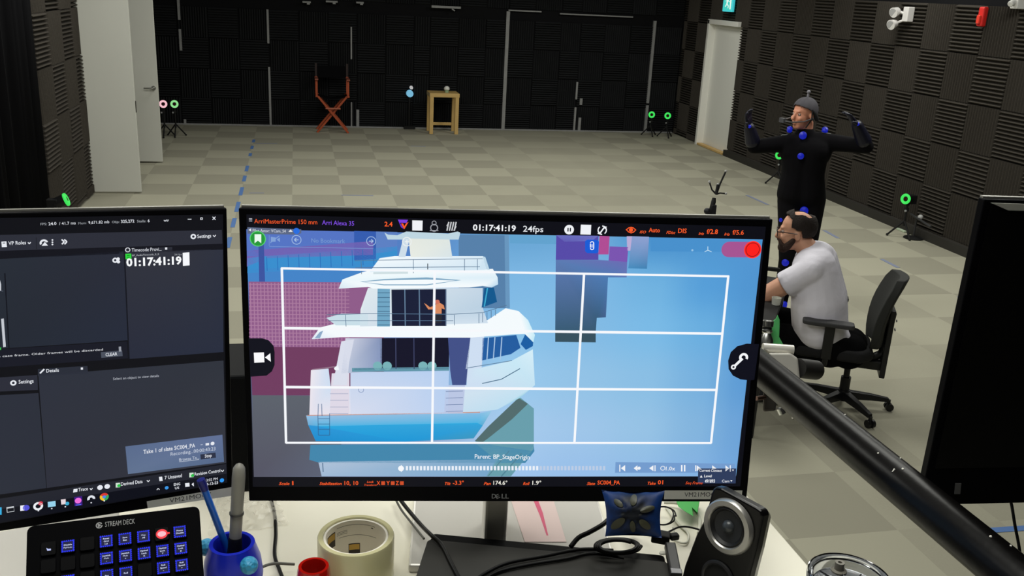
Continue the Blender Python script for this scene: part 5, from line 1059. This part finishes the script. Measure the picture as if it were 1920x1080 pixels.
# ---------------------------------------------------------------- clear plastic bag
b = MB(); gx, gy = 22, 14; vs = []
p00, p10, p01, p11 = atz(392, 1008, DZ), atz(540, 985, DZ), atz(405, 935, DZ), atz(520, 938, DZ)
for j in range(gy+1):
    for i in range(gx+1):
        s_, q_ = i/gx, j/gy; p = p00*(1-s_)*(1-q_)+p10*s_*(1-q_)+p01*(1-s_)*q_+p11*s_*q_
        e = math.sin(PI*s_)*math.sin(PI*q_); vs.append(V((p.x+random.uniform(-.003, .003), p.y+random.uniform(-.003, .003), DZ+.002+e*.012+random.uniform(0, .007)*e**.3)))
b.add(vs, [(j*(gx+1)+i, j*(gx+1)+i+1, (j+1)*(gx+1)+i+1, (j+1)*(gx+1)+i) for j in range(gy) for i in range(gx)])
tag(obj('plastic_bag', b, mat('clear_plastic', (232, 228, 216), .12, alpha=.28)), 'crumpled clear plastic bag on the desk behind the pen cup', 'bag')

# ---------------------------------------------------------------- closed black laptop
zb = DZ+.013; zt_ = zb+.026; A = atz(806, 994, zt_); B_ = atz(1252, 1036, zt_); Xl = (B_-A); wl_ = Xl.length; Xl.normalize(); Yl = Xl.cross(ez)*1
if Yl.dot(CAM-A) < 0: Yl = -Yl
fl = (V((A.x, A.y, zb)), Xl, -Yl*-1, ez)
t = thing('laptop', (A.x, A.y, zb), 'closed flat black laptop lying in front of the middle monitor', 'laptop')
b = MB(fl); b.prism(rr_(0, 0, wl_, .22, .012), .018, 0); obj('laptop_base', b, mat('laptop_black', (5, 5, 6), .5, spec=.08), t, bevel=.004, seg=3)
b = MB(fl); b.prism(rr_(0.001, .021, wl_-.001, .22, .006), .008, .018); obj('laptop_lid', b, mat('lid_grey', (40, 39, 36), .8, noise=.08, nscale=30), t, bevel=.001)
b = MB(fl); b.prism(rr_(.004, .003, wl_-.004, .021, .006), .006, .018); obj('hinge_strip', b, mat('hinge_black', (4, 4, 5), .5, spec=.06), t, bevel=.002)
zl = zt_; LAP = t; cb = mat('cable_black', (7, 7, 8), .45, spec=.2)

# ---------------------------------------------------------------- dark blue pillow pouch
pc = atd(1187, 963, 1.085); nn = (CAM-pc).normalized(); nn = (nn+V((-.1, 0, .0))).normalized(); Xp = (RT*.995+UP*-.02); Xp = (Xp-nn*Xp.dot(nn)).normalized(); Up_ = nn.cross(Xp)
t = thing('foil_pouch', pc-Up_*.03, 'small dark blue pillow-shaped pouch with a golden petal pattern leaning on the cables', 'pouch')
b = MB(); s0 = pc-Up_*.02-nn*.004; s1 = atz(1186, 998, DZ+.0125); b.tube([s0, s0*.5+s1*.5, s1], .003, 10); b.lathe([(.001, 0), (.008, 0), (.008, .002), (.001, .003)], s1, n=20); obj('support_stem', b, cb, t, smooth=True)
b = MB((pc, Xp, Up_, nn)); G = 18; vs = []
def pz(a, c_): return .017*(max(0, 1-a*a))**.6*(max(0, 1-c_*c_))**.6-.0028*abs(math.cos(4*math.atan2(c_, a+1e-6)))*max(0, 1-a*a)
for sgn in (1, -1):
    for j in range(G+1):
        for i in range(G+1):
            a, c_ = -1+2*i/G, -1+2*j/G
            hx, hy = .0345*(1-.10*(1-c_*c_))*(1+.06*c_), .0265*(1-.08*(1-a*a)); vs.append((a*hx, c_*hy, sgn*pz(a, c_)))
fs = []
for o_ in (0, (G+1)**2): fs += [(o_+j*(G+1)+i, o_+j*(G+1)+i+1, o_+(j+1)*(G+1)+i+1, o_+(j+1)*(G+1)+i) for j in range(G) for i in range(G)]
b.add(vs, fs); pm = mat('pouch_blue', (14, 44, 98), .5, spec=.3); nt = pm.node_tree
gp = nt.nodes.new('ShaderNodeNewGeometry'); vm = nt.nodes.new('ShaderNodeVectorMath'); vm.operation = 'DISTANCE'; vm.inputs[1].default_value = pc; nt.links.new(gp.outputs['Position'], vm.inputs[0])
nz = nt.nodes.new('ShaderNodeTexNoise'); nz.inputs['Scale'].default_value = 70; nt.links.new(gp.outputs['Position'], nz.inputs['Vector'])
ma = nt.nodes.new('ShaderNodeMath'); ma.operation = 'MULTIPLY_ADD'; nt.links.new(nz.outputs['Fac'], ma.inputs[0]); ma.inputs[1].default_value = .02; nt.links.new(vm.outputs['Value'], ma.inputs[2])
mr = nt.nodes.new('ShaderNodeMapRange'); mr.inputs[1].default_value = .026; mr.inputs[2].default_value = .042; nt.links.new(ma.outputs[0], mr.inputs[0])
mc = nt.nodes.new('ShaderNodeMix'); mc.data_type = 'RGBA'; mc.inputs[6].default_value = (*lin((9, 13, 20)), 1); mc.inputs[7].default_value = (*lin((14, 46, 100)), 1); nt.links.new(mr.outputs[0], mc.inputs[0]); nt.links.new(mc.outputs[2], nt.nodes['Principled BSDF'].inputs['Base Color'])
obj('pouch_body', b, pm, t, smooth=True)
for an, r0_, r1_, wd in ((.3, .010, .027, .0035), (1.45, .009, .022, .004), (2.5, .013, .026, .0032), (3.75, .010, .030, .0045), (4.75, .008, .021, .0032), (5.6, .011, .026, .0042)):
    d_ = (math.cos(an), math.sin(an)); n2 = (-d_[1], d_[0]); b = MB((pc, Xp, Up_, nn)); ring = []
    for k in range(16):
        q = k/16*2*PI; rr2 = (r0_+r1_)/2+(r1_-r0_)/2*math.cos(q); ww = wd*math.sin(q); x, y = d_[0]*rr2+n2[0]*ww, d_[1]*rr2+n2[1]*ww; ring.append((x, y, pz(min(.95, max(-.95, x/.0345)), min(.95, max(-.95, y/.0265)))+.0012))
    b.add(ring+[((r0_+r1_)/2*d_[0], (r0_+r1_)/2*d_[1], pz(d_[0]*(r0_+r1_)/2/.0345, d_[1]*(r0_+r1_)/2/.0265)+.003)], [(k, (k+1) % 16, 16) for k in range(16)]); obj('petal', b, mat('petal_gold', (56, 56, 40), .5), t, smooth=True)

# ---------------------------------------------------------------- loudspeaker
rc_ = atd(1367, 987, 1.04)
Xs = V((math.cos(-1.06), math.sin(-1.06), 0)); Ns = V((math.sin(-1.06), -math.cos(-1.06), 0)); tl_ = .12
Ns2 = (Ns*math.cos(tl_)+ez*math.sin(tl_)); Us = (ez*math.cos(tl_)-Ns*math.sin(tl_))
q_ = (RT*1).dot(Us)
fs_ = (rc_, Xs, Us, Ns2); S = Scr(rc_, Xs, Us, Ns2)
P1, P2 = S.L(1339, 913), S.L(1424, 955); zb_ = -(rc_.z-DZ)/Us.z+.004
print('SPK', P1, P2, S.L(1280, 1080), S.L(1400, 1080), zb_, S.L(1322, 987), S.L(1411, 987), rc_)
t = thing('loudspeaker', (rc_.x, rc_.y, DZ), 'black desktop loudspeaker with a silver ring around its cone', 'speaker')
top, bw, tw = .052, .052, .040
fpx = [S.L(*p) for p in ((1283, 1061), (1305, 1002), (1321, 972), (1333, 925), (1337, 916), (1342, 913), (1352, 915), (1418, 951), (1428, 958), (1430, 968), (1417, 1030), (1405, 1075))]
lo_l = (fpx[0][0]+(zb_-fpx[0][1])*(fpx[0][0]-fpx[1][0])/(fpx[0][1]-fpx[1][1])*.25, zb_); lo_r = (fpx[-1][0]+(zb_-fpx[-1][1])*(fpx[-1][0]-fpx[-2][0])/(fpx[-1][1]-fpx[-2][1])*.25, zb_)
front = [lo_l]+fpx+[lo_r]; mx_ = sum(p[0] for p in front)/len(front)
b = MB(fs_); b.loft([[(mx_+(x-mx_)*q, zb_+(y-zb_)*q2, z+(-(zb_-y)*0)) for x, y in front] for q, q2, z in ((1, 1, 0), (1.01, .995, -.012), (.80, .93, -.034), (.6, .85, -.046))]); obj('cabinet', b, mat('cabinet_black', (9, 8, 9), .3, spec=.3), t, bevel=.003, seg=3)
b = MB(fs_); b.lathe([(.0222, .004), (.024, .0065), (.0294, .006), (.0312, .0035), (.0317, .0)], (0, 0, 0), (0, 0, 1), 64); obj('trim_ring', b, mat('ring_silver', (168, 166, 162), .32, .75), t, smooth=True)
b = MB(fs_); b.lathe([(.0228, .004), (.0205, .0055), (.0185, .003), (.017, .0005)], (0, 0, 0), (0, 0, 1), 56); sp_ = obj('surround', b, mat('rubber', (16, 16, 18), .55), t, smooth=True)
b = MB(fs_); b.lathe([(.0178, .002), (.012, .0012), (.0075, .0008), (.0, .0008)], (0, 0, 0), (0, 0, 1), 56); cn = obj('cone', b, mat('cone_grey', (34, 36, 40), .5), t, smooth=True)
b = MB(fs_); b.lathe([(.0075, .001), (.006, .0045), (.003, .0065), (.0001, .007)], (0, 0, 0), (0, 0, 1), 32); obj('dust_cap', b, mat('cap_grey', (62, 66, 70), .3), cn, smooth=True)
b = MB(fs_); b.torus((0, -.065, .001), (0, 0, 1), .019, .0028, 48, 8); obj('port_rim', b, mat('rim_black', (34, 34, 36), .4), t, smooth=True)
b = MB(fs_); b.lathe([(.018, .001), (.012, -.001+.0018), (.0001, .0006)], (0, -.065, 0), (0, 0, 1), 32); obj('port', b, M['matte_black'], t, smooth=True)

# ---------------------------------------------------------------- tumbler with clear lid
zt2 = 1.99; c = atz(1593, 1080, zt2); rad = .0425
t = thing('tumbler', (c.x, c.y, DZ), 'steel tumbler with a clear round lid at the bottom right of the desk', 'tumbler')
b = MB(); b.lathe([(.001, 0), (.033, 0), (.035, .01), (.0405, zt2-DZ-.02), (.039, zt2-DZ-.02), (.033, .012), (.001, .006)], (c.x, c.y, DZ), n=48); obj('tumbler_body', b, mat('tumbler_steel', (160, 162, 165), .25, .9), t, smooth=True)
lm = mat('clear_lid', (225, 228, 232), .06, trans=.85, ior=1.45)
b = MB(); h0 = zt2-DZ; b.lathe([(.0405, h0-.022), (.0425, h0-.016), (.0432, h0-.004), (.0415, h0), (.039, h0-.001), (.0375, h0-.005), (.036, h0-.014), (.022, h0-.0155), (.001, h0-.0155), (.001, h0-.018), (.036, h0-.018), (.0385, h0-.022)], (c.x, c.y, DZ), n=64); lid = obj('lid', b, lm, t, smooth=True)
for r_, z_ in ((.0418, h0-.0005), (.0375, h0-.004)): b = MB(); b.torus((c.x, c.y, DZ+z_), (0, 0, 1), r_, .0011, 56, 8); obj('lid_rim', b, mat('chrome', (215, 216, 220), .08, 1.), lid, smooth=True)
k0 = atz(1573, 1066, zt2-.012); b = MB(); b.lathe([(.0001, 0), (.0085, 0), (.0085, .002), (.005, .003), (.005, .0115), (.0022, .0115), (.0022, .009), (.0001, .009)], (k0.x, k0.y, DZ+h0-.0155), n=28); obj('straw_plug', b, mat('plug_grey', (112, 108, 98), .5), lid, smooth=True)
b = MB()
for k in range(9):
    a_ = .4+k*.7; b.tube([(c.x+.012*math.cos(a_), c.y+.012*math.sin(a_), DZ+h0-.014), (c.x+.034*math.cos(a_+.2), c.y+.034*math.sin(a_+.2), DZ+h0-.014)], .0009, 6)
obj('lid_slider', b, mat('slider_dark', (40, 42, 46), .15), lid, smooth=True)

# ---------------------------------------------------------------- cables
def cable(name, pts, r, mt, label, n=8):
    b = MB(); b.tube(spline(pts, n), r, 14); return tag(obj(name, b, mt, smooth=True), label, 'cable')
Z_ = lambda x, y, z: atz(x, y, z)
cb = mat('cable_black', (7, 7, 8), .45, spec=.2); cg = mat('cable_grey', (92, 92, 86), .5); cw = mat('cable_white', (205, 204, 190), .5)
cable('black_cable', [Z_(508, 935, DZ+.004), Z_(515, 965, DZ+.004), Z_(517, 1000, DZ+.004), Z_(515, 1040, DZ+.004), Z_(524, 1068, DZ+.004), Z_(540, 1110, DZ+.004)], .0024, cb, 'black cable running down the desk between the pen cup and tape roll')
cable('grey_cable', [Z_(462, 1095, DZ+.02), Z_(485, 1068, DZ+.022), Z_(512, 1057, DZ+.02), Z_(552, 1058, DZ+.012)], .0018, cg, 'thin grey cable curving from the pen cup to the red ring')
cable('black_cable', [Z_(742, 925, DZ+.03), Z_(762, 952, DZ+.03), Z_(790, 985, DZ+.035), Z_(808, 1003, zl+.005), Z_(828, 1022, zl+.003), Z_(845, 1055, zl+.003), Z_(866, 1095, zl+.003)], .0028, cb, 'black cable draped over the left corner of the laptop')
cable('grey_cable', [Z_(738, 928, DZ+.016), Z_(752, 955, DZ+.016), Z_(775, 985, DZ+.018), Z_(795, 1010, DZ+.02)], .0016, cg, 'grey cable lying beside the left edge of the monitor base')
cable('black_cable', [Z_(872, 1100, zl+.003), Z_(915, 1072, zl+.004), Z_(955, 1055, zl+.004), Z_(1020, 1043, zl+.004), Z_(1090, 1030, zl+.006), Z_(1150, 1032, zl+.005)], .0022, cb, 'black cable crossing the laptop lid, upper one of two')
cable('black_cable', [Z_(890, 1100, zl+.003), Z_(930, 1074, zl+.003), Z_(985, 1060, zl+.003), Z_(1060, 1048, zl+.003), Z_(1110, 1038, zl+.003), Z_(1170, 1046, zl+.003)], .002, cb, 'black cable crossing the laptop lid, lower one of two')
cable('black_cable', [Z_(1070, 1025, zl+.006), Z_(1085, 1008, zl+.012), Z_(1105, 998, zl+.016), Z_(1128, 985, zl+.02), Z_(1140, 975, zl+.02)], .0032, cb, 'thick black cable stub rising beside the blue pouch')
pts = []
for k in range(34):
    a_ = k*.55; pts.append(Z_(1158+(44-k*.35)*math.cos(a_), 1024+(14-.08*k)*math.sin(a_), zl+.006+.0007*k))
cable('coiled_cable', pts, .0024, cb, 'coil of black cable lying on the laptop under the blue pouch', 5)
pts = []
for k in range(22):
    a_ = k*.6; pts.append(Z_(1243+(22+3*math.sin(k))*math.cos(a_), 967+(17)*math.sin(a_), DZ+.012+.0008*k))
cable('thin_black_loops', pts, .0011, cb, 'loops of thin black wire right of the blue pouch', 5)
cable('black_cable', [Z_(1248, 1000, DZ+.03), Z_(1275, 988, DZ+.03), Z_(1300, 990, DZ+.03), Z_(1330, 1000, DZ+.03)], .0013, cb, 'thin black wire reaching from the pouch behind the loudspeaker')
cable('white_cable', [Z_(1245, 942, DZ+.008), Z_(1275, 944, DZ+.01), Z_(1300, 958, DZ+.01), Z_(1312, 975, DZ+.008), Z_(1310, 1000, DZ+.006)], .0026, cw, 'white cable curving toward the loudspeaker')
cable('white_cable', [Z_(1248, 950, DZ+.004), Z_(1270, 980, DZ+.004), Z_(1290, 1000, DZ+.004), Z_(1286, 1018, DZ+.004), Z_(1266, 1012, DZ+.004), Z_(1262, 990, DZ+.004)], .0016, cw, 'thin white cable curled on the desk beside the black adapter')
cable('grey_cable', [Z_(-30, 1022, DZ+.004), Z_(10, 1018, DZ+.004), Z_(60, 1020, DZ+.004), Z_(110, 1030, DZ+.004)], .0055, cb, 'thick black cable on the desk left of the key pad')
cable('black_cable', [Z_(-20, 1075, DZ+.006), Z_(15, 1062, DZ+.008), Z_(60, 1060, DZ+.006), Z_(120, 1075, DZ+.004)], .003, cb, 'black cable in the bottom left corner beside the key pad')
# adapter plug
a = Z_(1248, 1012, zl+.008); c = Z_(1266, 1070, zl+.006); t = thing('cable_adapter', (a.x, a.y, DZ), 'black rectangular cable adapter between the laptop and the loudspeaker', 'adapter')
b = MB(); b.bar(Z_(1256, 1022, zl+.008), Z_(1266, 1074, zl+.004), .014, .011); obj('plug_shell', b, M['plastic_black'], t, bevel=.002)
b = MB(); b.bar(Z_(1222, 1004, zl+.012), Z_(1256, 1010, zl+.012), .016, .013); b.bar(Z_(1256, 1007, zl+.012), Z_(1272, 1005, zl+.012), .009, .008); obj('plug_head', b, M['matte_black'], t, bevel=.002)
b = MB(); b.bar(Z_(1266, 1072, zl+.0055), Z_(1268, 1082, zl+.005), .0145, .0115); obj('plug_tip', b, mat('plug_steel', (84, 84, 86), .3, .8), t, bevel=.001)
b = MB(); b.loft([[Z_(x, y, z) for x, y in ((1268, 940), (1312, 938), (1308, 962), (1298, 952), (1300, 968), (1286, 960), (1272, 950))] for z in (DZ+.012, DZ+.022)])
tag(obj('green_clip', b, mat('clip_green', (58, 168, 72), .5), bevel=.001), 'bright green plastic clip on the desk just left of the loudspeaker', 'clip')
b = MB(); b.sph(atz(1243, 1037, zl+.003), .004, 12, sc=(1.3, .9, .6)); obj('rubber_foot', b, mat('foot_white', (220, 218, 205), .4), LAP, smooth=True)
S = Scr(V((0, 0, DZ+.0125)), ex, ey, ez)
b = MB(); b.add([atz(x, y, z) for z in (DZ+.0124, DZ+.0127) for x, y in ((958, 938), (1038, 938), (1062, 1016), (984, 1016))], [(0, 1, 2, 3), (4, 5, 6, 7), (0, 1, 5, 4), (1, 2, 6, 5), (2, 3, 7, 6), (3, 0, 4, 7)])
t = tag(obj('pink_reflection', b, mat('pale_pink', (206, 184, 180), .4)), 'pale pink painted reflection with a magenta streak under the middle monitor', 'reflection')  # pink reflection in the glossy stand base, added as a thin coloured layer
b = MB(); b.add([atz(x, y, DZ+.0129) for x, y in ((1000, 938), (1009, 938), (1018, 962), (1028, 1004), (1025, 1004), (1012, 966))], [(0, 1, 2, 3, 4, 5)]); obj('streak', b, mat('magenta_streak', (196, 74, 108), .4), t)  # magenta part of the same painted reflection
